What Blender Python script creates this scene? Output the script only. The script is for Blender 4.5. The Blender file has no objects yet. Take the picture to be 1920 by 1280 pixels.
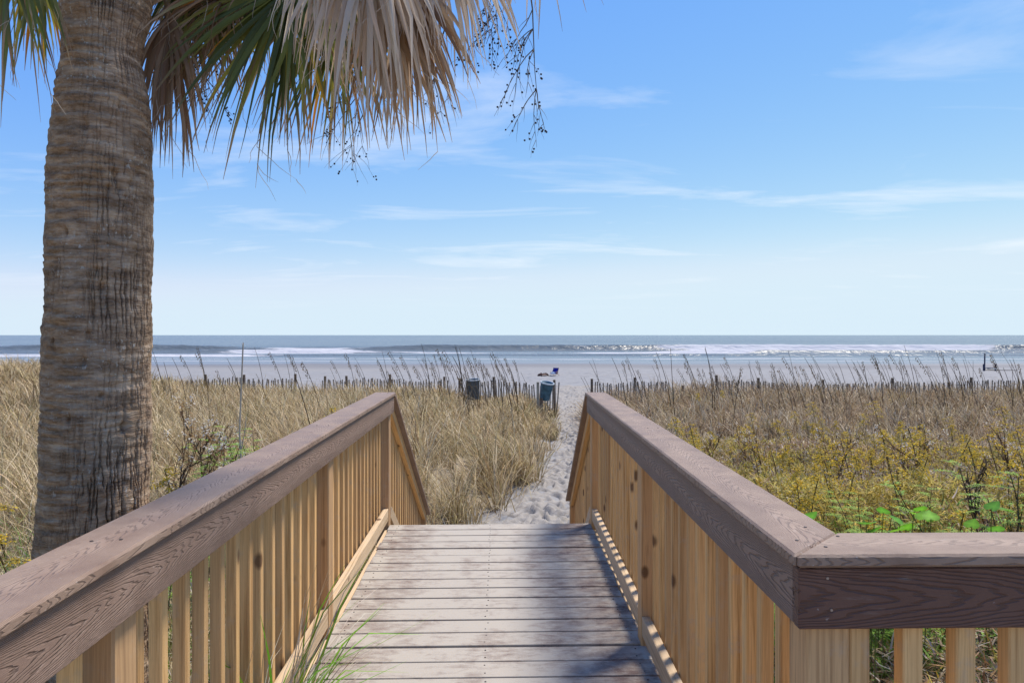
import bpy, bmesh, math, random
import numpy as np
from mathutils import Vector, Matrix

# ------------------------------------------------------------------ camera, sky, sun, exposure
scene = bpy.context.scene
COL = scene.collection
FPX, CAMZ = 1300.0, 1.42
cam_d = bpy.data.cameras.new('camera'); cam = bpy.data.objects.new('camera', cam_d); COL.objects.link(cam)
cam.location = (0, 0, CAMZ); cam.rotation_euler = (math.radians(90), 0, 0)
cam_d.sensor_width = 36; cam_d.lens = 36 * FPX / 1920; cam_d.shift_y = -12 / 1920
cam_d.clip_start = 0.05; cam_d.clip_end = 60000
scene.camera = cam

SUN_AZ, SUN_EL = math.radians(46), math.radians(59)      # azimuth to the right of +Y
world = bpy.data.worlds.new('World'); scene.world = world; world.use_nodes = True
wn, wl = world.node_tree.nodes, world.node_tree.links
wn.clear()
w_out = wn.new('ShaderNodeOutputWorld'); w_bg = wn.new('ShaderNodeBackground')
sky = wn.new('ShaderNodeTexSky'); sky.sky_type = 'NISHITA'; sky.sun_disc = False
sky.sun_elevation = SUN_EL; sky.sun_rotation = SUN_AZ
sky.air_density = 1.0; sky.dust_density = 0.0; sky.ozone_density = 3.0
w_bg.inputs['Strength'].default_value = 0.15
# one tone curve per channel for the whole sky (the photograph is a tone-mapped exposure blend)
sc_ = wn.new('ShaderNodeSeparateColor'); wl.new(sky.outputs[0], sc_.inputs[0]); hs = wn.new('ShaderNodeCombineColor')
for ci, (kk, gg, mx) in enumerate(((0.295, 1.24, 2.15), (0.575, 0.78, 2.62), (1.20, 0.60, 2.95))):
    pw = wn.new('ShaderNodeMath'); pw.operation = 'POWER'; pw.inputs[1].default_value = gg; wl.new(sc_.outputs[ci], pw.inputs[0])
    ml = wn.new('ShaderNodeMath'); ml.operation = 'MULTIPLY'; ml.inputs[1].default_value = kk; wl.new(pw.outputs[0], ml.inputs[0])
    mn = wn.new('ShaderNodeMath'); mn.operation = 'SMOOTH_MIN'; mn.inputs[1].default_value = mx; mn.inputs[2].default_value = 0.5; wl.new(ml.outputs[0], mn.inputs[0]); wl.new(mn.outputs[0], hs.inputs[ci])
# thin cirrus drawn on a flat layer high above (same everywhere in the sky)
tc = wn.new('ShaderNodeTexCoord'); sep = wn.new('ShaderNodeSeparateXYZ'); wl.new(tc.outputs['Generated'], sep.inputs[0])
zc = wn.new('ShaderNodeMath'); zc.operation = 'MAXIMUM'; zc.inputs[1].default_value = 0.02; wl.new(sep.outputs[2], zc.inputs[0])
zo = wn.new('ShaderNodeMath'); zo.operation = 'ADD'; zo.inputs[1].default_value = 0.06; wl.new(zc.outputs[0], zo.inputs[0])
dx = wn.new('ShaderNodeMath'); dx.operation = 'DIVIDE'; wl.new(sep.outputs[0], dx.inputs[0]); wl.new(zo.outputs[0], dx.inputs[1])
dy = wn.new('ShaderNodeMath'); dy.operation = 'DIVIDE'; wl.new(sep.outputs[1], dy.inputs[0]); wl.new(zo.outputs[0], dy.inputs[1])
cb = wn.new('ShaderNodeCombineXYZ'); wl.new(dx.outputs[0], cb.inputs[0]); wl.new(dy.outputs[0], cb.inputs[1])
mp = wn.new('ShaderNodeMapping'); mp.inputs['Scale'].default_value = (0.55, 1.0, 1); mp.inputs['Rotation'].default_value = (0, 0, 0.12)
mp.inputs['Location'].default_value = (3.7, 1.3, 0)
wl.new(cb.outputs[0], mp.inputs[0])
cn = wn.new('ShaderNodeTexNoise'); cn.inputs['Scale'].default_value = 1.1; cn.inputs['Detail'].default_value = 9
cn.inputs['Roughness'].default_value = 0.58; cn.inputs['Distortion'].default_value = 0.6
wl.new(mp.outputs[0], cn.inputs['Vector'])
cr = wn.new('ShaderNodeMapRange'); cr.inputs['From Min'].default_value = 0.53; cr.inputs['From Max'].default_value = 0.80
cr.inputs['To Min'].default_value = 0.0; cr.inputs['To Max'].default_value = 0.6; cr.clamp = True
wl.new(cn.outputs[0], cr.inputs[0])
fd = wn.new('ShaderNodeMapRange'); fd.interpolation_type = 'SMOOTHSTEP'; fd.inputs['From Min'].default_value = 0.015; fd.inputs['From Max'].default_value = 0.13; wl.new(sep.outputs[2], fd.inputs[0])
cf = wn.new('ShaderNodeMath'); cf.operation = 'MULTIPLY'; wl.new(cr.outputs[0], cf.inputs[0]); wl.new(fd.outputs[0], cf.inputs[1])
cm = wn.new('ShaderNodeMixRGB'); cm.inputs[2].default_value = (3.3, 3.35, 3.4, 1)
wl.new(cf.outputs[0], cm.inputs[0]); wl.new(hs.outputs[0], cm.inputs[1])
wl.new(cm.outputs[0], w_bg.inputs[0]); wl.new(w_bg.outputs[0], w_out.inputs[0])

sun_d = bpy.data.lights.new('sun', 'SUN'); sun = bpy.data.objects.new('sun', sun_d); COL.objects.link(sun)
sun_d.energy = 2.6; sun_d.angle = math.radians(16.0); sun_d.color = (1.0, 0.92, 0.80)
sdir = Vector((math.sin(SUN_AZ) * math.cos(SUN_EL), math.cos(SUN_AZ) * math.cos(SUN_EL), math.sin(SUN_EL)))
sun.rotation_euler = sdir.to_track_quat('Z', 'Y').to_euler()
vs = scene.view_settings; vs.view_transform = 'Standard'; vs.look = 'None'; vs.exposure = 1.12; vs.gamma = 1.0
try: vs.use_curve_mapping = False
except Exception: pass
scene.render.engine = 'CYCLES'
scene.cycles.use_denoising = True
scene.cycles.max_bounces = 6; scene.cycles.diffuse_bounces = 3; scene.cycles.transmission_bounces = 4
scene.cycles.caustics_reflective = False; scene.cycles.caustics_refractive = False

rng = np.random.default_rng(7); random.seed(7)

# ------------------------------------------------------------------ helpers
def Wp(px, py, D):
    return Vector(((px - 960) / FPX * D, D, CAMZ - (py - 628) / FPX * D))

def _hash(ix, iy, s):
    n = (ix * 374761393 + iy * 668265263 + s * 974634777) & 0x7fffffff
    n = ((n ^ (n >> 13)) * 1274126177) & 0x7fffffff
    n = ((n ^ (n >> 15)) * 1103515245) & 0x7fffffff
    return ((n ^ (n >> 16)) & 0xffff) / 65535.0
def vn(x, y, s=0):
    x = np.asarray(x, float); y = np.asarray(y, float)
    ix = np.floor(x).astype(np.int64); iy = np.floor(y).astype(np.int64)
    fx = x - ix; fy = y - iy
    fx = fx * fx * (3 - 2 * fx); fy = fy * fy * (3 - 2 * fy)
    a = _hash(ix, iy, s); b = _hash(ix + 1, iy, s); c = _hash(ix, iy + 1, s); d = _hash(ix + 1, iy + 1, s)
    return (a * (1 - fx) + b * fx) * (1 - fy) + (c * (1 - fx) + d * fx) * fy
def fbm(x, y, s=0, o=4):
    r = 0; a = 0.5; t = 0
    for k in range(o):
        r = r + a * vn(x, y, s + k * 17); t += a; a *= 0.5; x = x * 2.03 + 5.1; y = y * 2.03 + 3.7
    return r / t
def sstep(v, a, b):
    t = np.clip((np.asarray(v, float) - a) / (b - a), 0, 1); return t * t * (3 - 2 * t)

def mesh_np(name, V, F, C=None, mat=None, smooth=True, attrs=None):
    V = np.asarray(V, np.float32); F = np.asarray(F, np.int32); k = F.shape[1]
    me = bpy.data.meshes.new(name)
    me.vertices.add(len(V)); me.vertices.foreach_set('co', V.ravel())
    me.loops.add(F.size); me.loops.foreach_set('vertex_index', F.ravel())
    me.polygons.add(len(F)); me.polygons.foreach_set('loop_start', np.arange(0, F.size, k, dtype=np.int32))
    me.polygons.foreach_set('loop_total', np.full(len(F), k, np.int32))
    me.update(calc_edges=True)
    if smooth: me.polygons.foreach_set('use_smooth', np.ones(len(F), bool))
    if C is not None:
        a = me.color_attributes.new('Col', 'FLOAT_COLOR', 'POINT')
        cc = np.ones((len(V), 4), np.float32); cc[:, :3] = C
        a.data.foreach_set('color', cc.ravel())
    for an, av in (attrs or {}).items():
        a = me.attributes.new(an, 'FLOAT', 'POINT'); a.data.foreach_set('value', np.asarray(av, np.float32))
    if mat: me.materials.append(mat)
    return me

def link(name, me, parent=None, M=None, label=None, cat=None, group=None, kind=None):
    o = bpy.data.objects.new(name, me); COL.objects.link(o)
    if parent is not None:
        o.parent = parent
        o.matrix_local = Matrix.Translation(-Vector(parent['_o'])) @ (M or Matrix())
    elif M is not None: o.matrix_local = M
    return tag(o, label, cat, group, kind)
def tag(o, label=None, cat=None, group=None, kind=None):
    if label: o['label'] = label
    if cat: o['category'] = cat
    if group: o['group'] = group
    if kind: o['kind'] = kind
    return o
def thing(name, loc, label, cat, group=None):
    o = bpy.data.objects.new(name, None); COL.objects.link(o); o.location = loc; o['_o'] = list(loc)
    o.empty_display_size = 0.1
    return tag(o, label, cat, group)

def grid_faces(nu, nv):
    i = np.arange(nu - 1)[:, None] * nv + np.arange(nv - 1)[None, :]
    i = i.ravel(); return np.stack([i, i + nv, i + nv + 1, i + 1], 1)

# ------------------------------------------------------------------ materials
class N:
    def __init__(s, name):
        s.m = bpy.data.materials.new(name); s.m.use_nodes = True
        s.n = s.m.node_tree.nodes; s.l = s.m.node_tree.links
        s.b = s.n['Principled BSDF']; s.out = s.n['Material Output']
    def new(s, t, **kw):
        n = s.n.new(t)
        for k, v in kw.items(): setattr(n, k, v)
        return n
    def put(s, sock, v):
        if hasattr(v, 'is_linked') or hasattr(v, 'links'): s.l.new(v, sock)
        else: sock.default_value = v
    def math(s, op, a, b=0.0, c=None):
        n = s.new('ShaderNodeMath', operation=op); s.put(n.inputs[0], a); s.put(n.inputs[1], b)
        if c is not None: s.put(n.inputs[2], c)
        return n.outputs[0]
    def obj(s): return s.new('ShaderNodeTexCoord').outputs['Object']
    def pos(s): return s.new('ShaderNodeNewGeometry').outputs['Position']
    def rand(s): return s.new('ShaderNodeObjectInfo').outputs['Random']
    def map(s, v, scale=(1, 1, 1), loc=(0, 0, 0)):
        n = s.new('ShaderNodeMapping'); s.l.new(v, n.inputs[0]); s.put(n.inputs['Scale'], scale); s.put(n.inputs['Location'], loc); return n.outputs[0]
    def shift(s, v, amt):   # offset coords by a per-object random
        r = s.rand(); n = s.new('ShaderNodeVectorMath', operation='MULTIPLY_ADD')
        cb = s.new('ShaderNodeCombineXYZ'); s.l.new(r, cb.inputs[0]); s.l.new(r, cb.inputs[1]); s.l.new(r, cb.inputs[2])
        s.l.new(cb.outputs[0], n.inputs[0]); n.inputs[1].default_value = amt; s.l.new(v, n.inputs[2]); return n.outputs[0]
    def noise(s, v, scale=5, detail=4, rough=0.55, dist=0.0):
        n = s.new('ShaderNodeTexNoise'); s.l.new(v, n.inputs['Vector']); n.inputs['Scale'].default_value = scale
        n.inputs['Detail'].default_value = detail; n.inputs['Roughness'].default_value = rough; n.inputs['Distortion'].default_value = dist
        return n.outputs[0]
    def vor(s, v, scale=5, feature='F1'):
        n = s.new('ShaderNodeTexVoronoi', feature=feature); s.l.new(v, n.inputs['Vector']); n.inputs['Scale'].default_value = scale
        return n.outputs['Distance']
    def rng(s, v, a, b, c=0.0, d=1.0):
        n = s.new('ShaderNodeMapRange'); s.l.new(v, n.inputs[0])
        for i, q in enumerate((a, b, c, d)): n.inputs[i + 1].default_value = q
        return n.outputs[0]
    def ramp(s, v, pts):
        n = s.new('ShaderNodeValToRGB'); s.l.new(v, n.inputs[0]); e = n.color_ramp.elements
        while len(e) < len(pts): e.new(0.5)
        for i, (p, c) in enumerate(pts): e[i].position = p; e[i].color = (*c, 1)
        return n.outputs[0]
    def mix(s, f, a, b, mode='MIX'):
        n = s.new('ShaderNodeMixRGB', blend_type=mode); s.put(n.inputs[0], f)
        s.put(n.inputs[1], a if not isinstance(a, tuple) else (*a, 1)); s.put(n.inputs[2], b if not isinstance(b, tuple) else (*b, 1)); return n.outputs[0]
    def bump(s, h, strength=0.3, dist=0.01, prev=None):
        n = s.new('ShaderNodeBump'); s.l.new(h, n.inputs['Height']); n.inputs['Strength'].default_value = strength
        n.inputs['Distance'].default_value = dist
        if prev is not None: s.l.new(prev, n.inputs['Normal'])
        return n.outputs[0]
    def fin(s, color=None, rough=None, normal=None, spec=None):
        if color is not None: s.put(s.b.inputs['Base Color'], color if not isinstance(color, tuple) else (*color, 1))
        if rough is not None: s.put(s.b.inputs['Roughness'], rough)
        if normal is not None: s.l.new(normal, s.b.inputs['Normal'])
        if spec is not None: s.b.inputs['Specular IOR Level'].default_value = spec
        return s.m

def mat_composite(name, base, light, grain=0.7, spacing=0.05, kpar=200.0, dark=0.45):
    m = N(name); o = m.shift(m.obj(), (7.3, 0.0, 0.0))
    sp = m.new('ShaderNodeSeparateXYZ'); m.l.new(o, sp.inputs[0])
    nz = m.noise(m.map(o, (3.0, 30, 30)), 1.0, 3, 0.5)
    nz2 = m.noise(m.map(o, (14.0, 90, 90)), 1.0, 2, 0.5)
    y = m.math('ADD', sp.outputs[1], m.math('MULTIPLY', m.math('SUBTRACT', m.noise(m.map(o, (1.6, 0, 0)), 1.0, 2), 0.5), 0.07))
    y2 = m.math('MULTIPLY', m.math('MULTIPLY', y, y), kpar)
    ph = m.math('ADD', sp.outputs[0], y2)
    ph = m.math('ADD', ph, m.math('MULTIPLY', nz, 0.30))
    ph = m.math('ADD', ph, m.math('MULTIPLY', nz2, 0.05))
    si = m.math('SINE', m.math('MULTIPLY', ph, 6.2832 / spacing))
    gr = m.rng(si, 0.35, 0.95, 0.0, 1.0)
    fine = m.noise(m.map(o, (30, 900, 900)), 1.0, 2, 0.6)
    blot = m.noise(o, 9.0, 5, 0.6)
    c = m.mix(m.rng(blot, 0.3, 0.7), base, light)
    c = m.mix(m.math('MULTIPLY', m.rng(fine, 0.4, 0.75), 0.3), c, light)
    c = m.mix(m.math('MULTIPLY', m.rng(m.noise(o, 60, 2), 0.72, 0.8), 0.6), c, (0.55, 0.52, 0.49))
    c = m.mix(m.math('MULTIPLY', gr, dark), c, tuple(.40 * q for q in base))
    scuff = m.noise(m.map(o, (5, 40, 40)), 1.0, 6, 0.75)
    c = m.mix(m.rng(scuff, 0.60, 0.76, 0.0, 0.35), c, (0.42, 0.36, 0.32))
    h = m.math('ADD', m.math('MULTIPLY', gr, -1.0), m.math('MULTIPLY', fine, 0.35))
    return m.fin(c, m.rng(blot, 0.2, 0.8, 0.42, 0.62), m.bump(h, grain, 0.004), 0.35)

def mat_pine(name, a, b, knots=True):
    m = N(name); o = m.shift(m.obj(), (13.7, 3.1, 5.3))
    g = m.noise(m.map(o, (2.2, 95, 95)), 1.0, 5, 0.65, 0.5)
    g2 = m.noise(m.map(o, (0.9, 22, 22)), 1.0, 2, 0.5, 0.5)
    c = m.ramp(m.math('ADD', m.math('MULTIPLY', g, 0.6), m.math('MULTIPLY', g2, 0.4)), [(0.36, tuple(.8 * q for q in b)), (0.46, tuple(0.5 * (x + y) for x, y in zip(a, b))), (0.54, a), (0.60, tuple(0.4 * x + .6 * y for x, y in zip(a, b))), (.66, a)])
    r = m.rand()
    c = m.mix(m.math('MULTIPLY', r, 0.60), c, tuple(0.62 * x + 0.05 for x in b))
    if knots:
        kd = m.vor(m.map(o, (4.2, 7, 7)), 1.0)
        c = m.mix(m.rng(kd, 0.155, 0.085, 0.0, 0.85), c, (0.10, 0.045, 0.02))
    c = m.mix(m.math('MULTIPLY', m.rng(m.noise(o, 14, 4, 0.7), 0.56, 0.72), 0.35), c, (0.42, 0.36, 0.29))
    nrm = m.bump(g, 0.25, 0.003)
    return m.fin(c, 0.62, nrm, 0.3)

def mat_deck():
    m = N('sandy_deck'); o = m.shift(m.obj(), (5.7, 0.3, 0.0)); p = m.pos()
    fine = m.noise(m.map(o, (9, 160, 160)), 1.0, 4, 0.65)
    base = m.mix(m.rng(fine, 0.35, 0.7), (0.115, 0.072, 0.060), (0.225, 0.160, 0.132))
    n1 = m.noise(m.map(p, (1.0, 0.85, 1)), 3.2, 8, 0.70)
    n2 = m.noise(m.map(o, (10, 26, 1)), 1.0, 5, 0.7, 0.4)
    d = m.math('ADD', m.math('MULTIPLY', n1, 0.62), m.math('MULTIPLY', n2, 0.48))
    # feet and sand wear the middle of the walk pale
    sp = m.new('ShaderNodeSeparateXYZ'); m.l.new(p, sp.inputs[0])
    mid = m.rng(m.math('ABSOLUTE', m.math('ADD', sp.outputs[0], 0.22)), 0.15, 0.80, 0.115, -0.04)
    d = m.math('ADD', d, mid)
    edge = m.rng(m.math('ABSOLUTE', m.math('ADD', sp.outputs[0], 0.13)), 0.60, 0.74, 0.0, 1.0)
    d = m.math('ADD', d, m.math('MULTIPLY', edge, m.rng(m.noise(p, 5.5, 4, 0.6), 0.45, 0.60, 0.0, 0.22)))
    c = m.mix(m.rng(d, 0.44, 0.66, 0.0, 0.95), base, (0.415, 0.375, 0.320))
    grit = m.noise(p, 160, 2, 0.6)
    c = m.mix(m.math('MULTIPLY', m.rng(grit, 0.55, 0.75), 0.35), c, (0.52, 0.47, 0.42))
    h = m.math('ADD', m.math('MULTIPLY', fine, 0.6), m.math('MULTIPLY', grit, 0.4))
    return m.fin(c, 0.75, m.bump(h, 0.4, 0.004), 0.25)

def mat_attr(name, rough=0.7, trans=0.35, noise=None, spec=0.2, tscale=1.0):
    m = N(name); at = m.new('ShaderNodeAttribute', attribute_name='Col'); c = at.outputs['Color']
    if noise: c = m.mix(m.rng(m.noise(m.obj(), noise, 3), 0.3, 0.7, 0.0, 0.5), c, m.mix(1.0, c, (0.45, 0.42, 0.4), 'MULTIPLY'))
    m.fin(c, rough, None, spec)
    if trans > 0:
        t = m.new('ShaderNodeBsdfTranslucent'); m.l.new(c, t.inputs[0]); mx = m.new('ShaderNodeMixShader'); mx.inputs[0].default_value = trans
        m.l.new(m.b.outputs[0], mx.inputs[1]); m.l.new(t.outputs[0], mx.inputs[2]); m.l.new(mx.outputs[0], m.out.inputs[0])
    return m.m
def mat_plain(name, col, rough=0.6, var=0.35, scale=8, metal=0.0, spec=0.3):
    m = N(name); o = m.obj()
    c = m.mix(m.rng(m.noise(o, scale, 5, 0.65), 0.3, 0.7), tuple(x * (1 - var) for x in col), tuple(min(1, x * (1 + var)) for x in col))
    m.b.inputs['Metallic'].default_value = metal
    return m.fin(c, rough, m.bump(m.noise(o, scale * 6, 3), 0.15, 0.003), spec)

def mat_bark():
    m = N('palm_bark'); p = m.obj()
    at = m.new('ShaderNodeAttribute', attribute_name='Col')
    n1 = m.noise(m.map(p, (7, 7, 34)), 1.0, 6, 0.72)
    n2 = m.noise(m.map(p, (45, 45, 120)), 1.0, 4, 0.7)
    c = m.ramp(n1, [(0.34, (0.100, 0.056, 0.028)), (0.50, (0.255, 0.170, 0.100)), (0.66, (0.46, 0.355, 0.245))])
    c = m.mix(m.math('MULTIPLY', m.rng(n2, 0.35, 0.7), 0.45), c, (0.40, 0.33, 0.26))
    c = m.mix(1.0, c, at.outputs['Color'], 'MULTIPLY')
    lic = m.noise(m.map(p, (70, 70, 50)), 1.0, 3, 0.6); zone = m.noise(p, 4.0, 3)
    c = m.mix(m.math('MULTIPLY', m.math('MULTIPLY', m.rng(lic, 0.60, 0.68), 0.75), m.rng(zone, 0.45, 0.6)), c, (0.60, 0.58, 0.50))
    h = m.math('ADD', m.math('MULTIPLY', n2, 0.6), m.math('MULTIPLY', m.noise(m.map(p, (26, 26, 150)), 1.0, 4), 0.7))
    return m.fin(c, 0.85, m.bump(h, 1.0, 0.008), 0.15)

def mat_ground():
    m = N('dune_and_beach_sand'); p = m.pos()
    sp = m.new('ShaderNodeSeparateXYZ'); m.l.new(p, sp.inputs[0])
    dry = m.mix(m.rng(m.noise(p, 1.2, 6, 0.65), 0.3, 0.7), (0.212, 0.208, 0.207), (0.285, 0.278, 0.275))
    litter = m.mix(m.rng(m.noise(p, 14, 5, 0.7), 0.35, 0.65), (0.16, 0.12, 0.075), (0.36, 0.30, 0.21))
    at = m.new('ShaderNodeAttribute', attribute_name='dune')
    c = m.mix(at.outputs['Fac'], dry, litter)
    st = m.noise(m.map(p, (0.02, 0.45, 1)), 1.0, 5, 0.6)
    track = m.rng(st, 0.50, 0.66)
    yb = m.rng(sp.outputs[1], 55, 75)
    c = m.mix(m.math('MULTIPLY', m.math('MULTIPLY', track, yb), 0.40), c, (0.27, 0.24, 0.215))
    wetl = m.math('ADD', sp.outputs[1], m.math('MULTIPLY', m.noise(m.map(p, (0.05, 0.05, 1)), 1.0, 3), 18.0))
    wet = m.rng(wetl, 88, 100)
    c = m.mix(wet, c, (0.175, 0.168, 0.17))
    rough = m.math('SUBTRACT', 0.9, m.math('MULTIPLY', m.rng(wetl, 98, 110), 0.62))
    b = m.bump(m.noise(p, 5, 5, 0.6), 0.5, 0.05)
    return m.fin(c, rough, b, 0.4)

def mat_path():
    m = N('footprinted_sand'); p = m.pos()
    n = m.noise(p, 7, 6, 0.65)
    c = m.mix(m.rng(n, 0.3, 0.7), (0.245, 0.222, 0.198), (0.36, 0.332, 0.298))
    c = m.mix(m.rng(m.noise(p, 38, 3), 0.66, 0.74, 0, 0.6), c, (0.20, 0.165, 0.12))
    return m.fin(c, 0.9, m.bump(m.noise(p, 22, 5, 0.65), 0.6, 0.02), 0.2)

def mat_sea():
    m = N('sea_water'); p = m.pos()
    at = m.new('ShaderNodeAttribute', attribute_name='foam'); f = at.outputs['Fac']
    fn = m.noise(m.map(p, (0.10, 0.9, 0.9)), 1.0, 7, 0.75)
    fm = m.rng(m.math('ADD', f, m.math('MULTIPLY', m.math('SUBTRACT', fn, 0.5), 2.4)), 0.40, 0.60)
    s1 = m.noise(m.map(p, (0.10, 0.22, 0.2)), 1.0, 4, 0.6)
    s2 = m.noise(m.map(p, (0.6, 1.1, 1.0)), 1.0, 3, 0.6)
    h = m.math('ADD', m.math('MULTIPLY', s1, 1.0), m.math('MULTIPLY', s2, 0.25))
    far = m.noise(m.map(p, (0.0022, 0.010, 1)), 1.0, 4, 0.6)
    c = m.mix(m.rng(far, 0.35, 0.65), (0.100, 0.120, 0.130), (0.155, 0.175, 0.182))
    c = m.mix(fm, c, (0.48, 0.48, 0.50))
    m.b.inputs['IOR'].default_value = 1.33
    return m.fin(c, m.math('ADD', 0.24, m.math('MULTIPLY', fm, 0.6)), m.bump(h, 1.0, 1.1), 0.30)

M_CAP = mat_composite('composite_cap', (0.225, 0.142, 0.098), (0.345, 0.243, 0.178), 0.45, 0.045, 170.0, 0.5)
M_FASCIA = mat_composite('composite_fascia', (0.210, 0.130, 0.092), (0.315, 0.212, 0.158), 1.0, 0.055, 190.0)
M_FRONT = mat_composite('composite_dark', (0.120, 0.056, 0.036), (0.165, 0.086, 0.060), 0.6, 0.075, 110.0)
M_PINE = mat_pine('pine_baluster', (0.84, 0.53, 0.225), (0.47, 0.24, 0.075))
M_POST = mat_pine('pine_post', (0.64, 0.395, 0.185), (0.36, 0.20, 0.085))
M_RAIL = mat_pine('pine_weathered', (0.66, 0.49, 0.31), (0.45, 0.31, 0.17))
M_DECK = mat_deck()
M_BARK = mat_bark()
M_LEAF = mat_attr('palm_leaflet', 0.5, 0.42, None, 0.35)
M_GRASS = mat_attr('grass_blade', 0.7, 0.22)
M_PLANT = mat_attr('plant_leaf', 0.55, 0.40)
M_SLAT = mat_plain('fence_slat_wood', (0.36, 0.285, 0.205), 0.85, 0.45, 20)
M_FPOST = mat_plain('fence_post_wood', (0.17, 0.12, 0.08), 0.9, 0.4, 15)
M_WIRE = mat_plain('rusty_wire', (0.12, 0.09, 0.07), 0.6, 0.2, 20, 0.6)

# ------------------------------------------------------------------ terrain
PY = [-60, 0, 5, 8, 10, 15, 20, 27, 35, 50, 65, 90, 118, 150, 260]
PZ = [-.5, -.55, -1.05, -1.28, -1.35, -1.5, -1.7, -1.94, -2.15, -2.35, -2.45, -2.6, -2.79, -3.6, -6]
CY = [0, 8, 10, 12.5, 16, 20, 27, 35, 50, 70]; CX = [-.1, 0.0, 0.32, 0.95, 1.45, 1.75, 2.3, 3.0, 4.7, 7]
CWd = [.9, .8, .84, .76, .62, .60, .68, .85, 1.5, 2.5]
def path_c(y): return np.interp(y, CY, CX)
def path_w(y): return np.interp(y, CY, CWd)
def H(x, y):
    x = np.asarray(x, float); y = np.asarray(y, float)
    z = np.interp(y, PY, PZ)
    off = np.abs(x - path_c(y)) - path_w(y)
    side = sstep(off, -0.1, 1.6)
    r = np.interp(y, [0, 5, 8, 12, 20, 28, 33, 37], [.05, .22, .38, .48, .52, .58, .34, 0])
    r = r + np.where(x > 0, np.interp(y, [3, 7, 12, 20, 40], [.0, .06, .06, 0, 0]), 0)
    r = r + .33 * np.interp(y, [-5, 1, 6, 10], [.6, 1, 1, 0])
    z = z + side * (r + (fbm(x * .35, y * .35, 3) - .5) * .45 * np.interp(y, [0, 6, 30, 38], [.3, 1, 1, 0]))
    z = z + 1.25 * np.exp(-((x + 19) / 6.0) ** 2 - ((y - 25) / 6.5) ** 2)
    beach = sstep(y, 34, 42) * (1 - sstep(y, 72, 84))
    z = z + beach * ((fbm(x * .9, y * .9, 21) - .5) * .26 + (fbm(x * 3, y * 3, 31, 2) - .5) * .12)
    return z
def dune_amt(x, y):
    off = np.abs(x - path_c(y)) - path_w(y)
    d = sstep(off + (fbm(x * 2, y * 2, 9) - .5) * .7, -0.05, 0.35) * (1 - sstep(y + (fbm(x * .3, y * .3, 12) - .5) * 6, 31, 35))
    return d
xs = np.concatenate([-np.geomspace(500, 12, 60), np.linspace(-11.8, 11.8, 150), np.geomspace(12, 500, 60)])
ys = np.concatenate([np.linspace(-60, -4, 8), np.linspace(-3, 36, 170), np.linspace(36.25, 82, 140), np.linspace(83, 150, 60), [180, 260]])
X, Y = np.meshgrid(xs, ys, indexing='ij')
Z = H(X, Y)
V = np.stack([X.ravel(), Y.ravel(), Z.ravel()], 1)
link('ground', mesh_np('ground', V, grid_faces(len(xs), len(ys)), None, mat_ground(), True, {'dune': dune_amt(X, Y).ravel()}), kind='structure')

# sand path with footprints
yp = np.concatenate([np.arange(7.2, 30, .045), np.arange(30, 52, .09)]); up = np.linspace(-1.22, 1.22, 60)
YY, UU = np.meshgrid(yp, up, indexing='ij'); XX = path_c(YY) + UU * path_w(YY)
ZZ = H(XX, YY) + 0.012 + (fbm(XX * 2.2, YY * 2.2, 40) - .5) * .10 + (fbm(XX * 7, YY * 7, 41, 3) - .5) * .05
for k in range(620):
    fy = 7.6 + 44 * rng.random() ** 1.3; fu = rng.normal(0, .45)
    fx = path_c(fy) + fu * path_w(fy); a = rng.normal(0.12, .35); lx, ly = .075, .16
    i0, i1 = np.searchsorted(yp, [fy - .4, fy + .4])
    ddx = XX[i0:i1] - fx; ddy = YY[i0:i1] - fy
    c, s = math.cos(a), math.sin(a); qx = (ddx * c - ddy * s) / lx; qy = (ddx * s + ddy * c) / ly
    q = qx * qx + qy * qy
    ZZ[i0:i1] += -.066 * np.exp(-q * 1.1) + .030 * np.exp(-(np.sqrt(q) - 1.5) ** 2 * 4)
ZZ += (fbm(XX * 16, YY * 16, 44, 2) - .5) * .035
ZZ -= sstep(np.abs(UU), .92, 1.22) * .11
link('sand_path', mesh_np('sand_path', np.stack([XX.ravel(), YY.ravel(), ZZ.ravel()], 1), grid_faces(len(yp), len(up)), None, mat_path()), kind='structure')

# sea with breakers
SEA = -2.75
ysea = np.concatenate([np.linspace(96, 240, 230), np.geomspace(241, 40000, 110)])
us = np.linspace(-1, 1, 440)
YS, US = np.meshgrid(ysea, us, indexing='ij'); XS = US * (YS * 1.15 + 120)
ZS = SEA + np.zeros_like(XS); foam = np.zeros_like(XS)
def crest(y0, amp, front, back, seed, wob=4.0, xs_=0.012, brk=(0.45, 0.55), runs=1.0):
    global ZS, foam
    yc = y0 + (fbm(XS * xs_, 0 * XS, seed) - .5) * wob * 2
    a = amp * (0.25 + 0.95 * sstep(fbm(XS * .018, 0 * XS + 3, seed + 5, 3), .28, .62))
    d = YS - yc
    prof = np.where(d < 0, np.exp(-(d / front) ** 2), np.exp(-(d / back) ** 2))
    ZS = ZS + a * prof * (0.9 + .25 * fbm(XS * .5, YS * .5, seed + 9))
    b = 1 - sstep(fbm(XS * .011, 0 * XS + 7, seed + 2, 3), *brk)
    fr = sstep(-d, -1.0 * back * .25, 0.3) * (1 - sstep(-d, runs * 1.5, runs * 6))
    foam = np.maximum(foam, fr * b)
crest(190, 1.25, 1.8, 5.5, 3, 5, .010, (.42, .54), .9)
crest(214, 0.65, 2.0, 6.0, 13, 8, .008, (.24, .30), .7)
crest(160, 0.60, 1.2, 4.5, 23, 4, .013, (.44, .58), .8)
crest(138, 0.34, 0.9, 3.5, 33, 4, .015, (.46, .60), .7)
edge = 108 + (fbm(XS * .02, 0 * XS, 51) - .5) * 12
foam = np.maximum(foam, (1 - sstep(np.abs(YS - edge - 14), 1, 4)) * .5)
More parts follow.
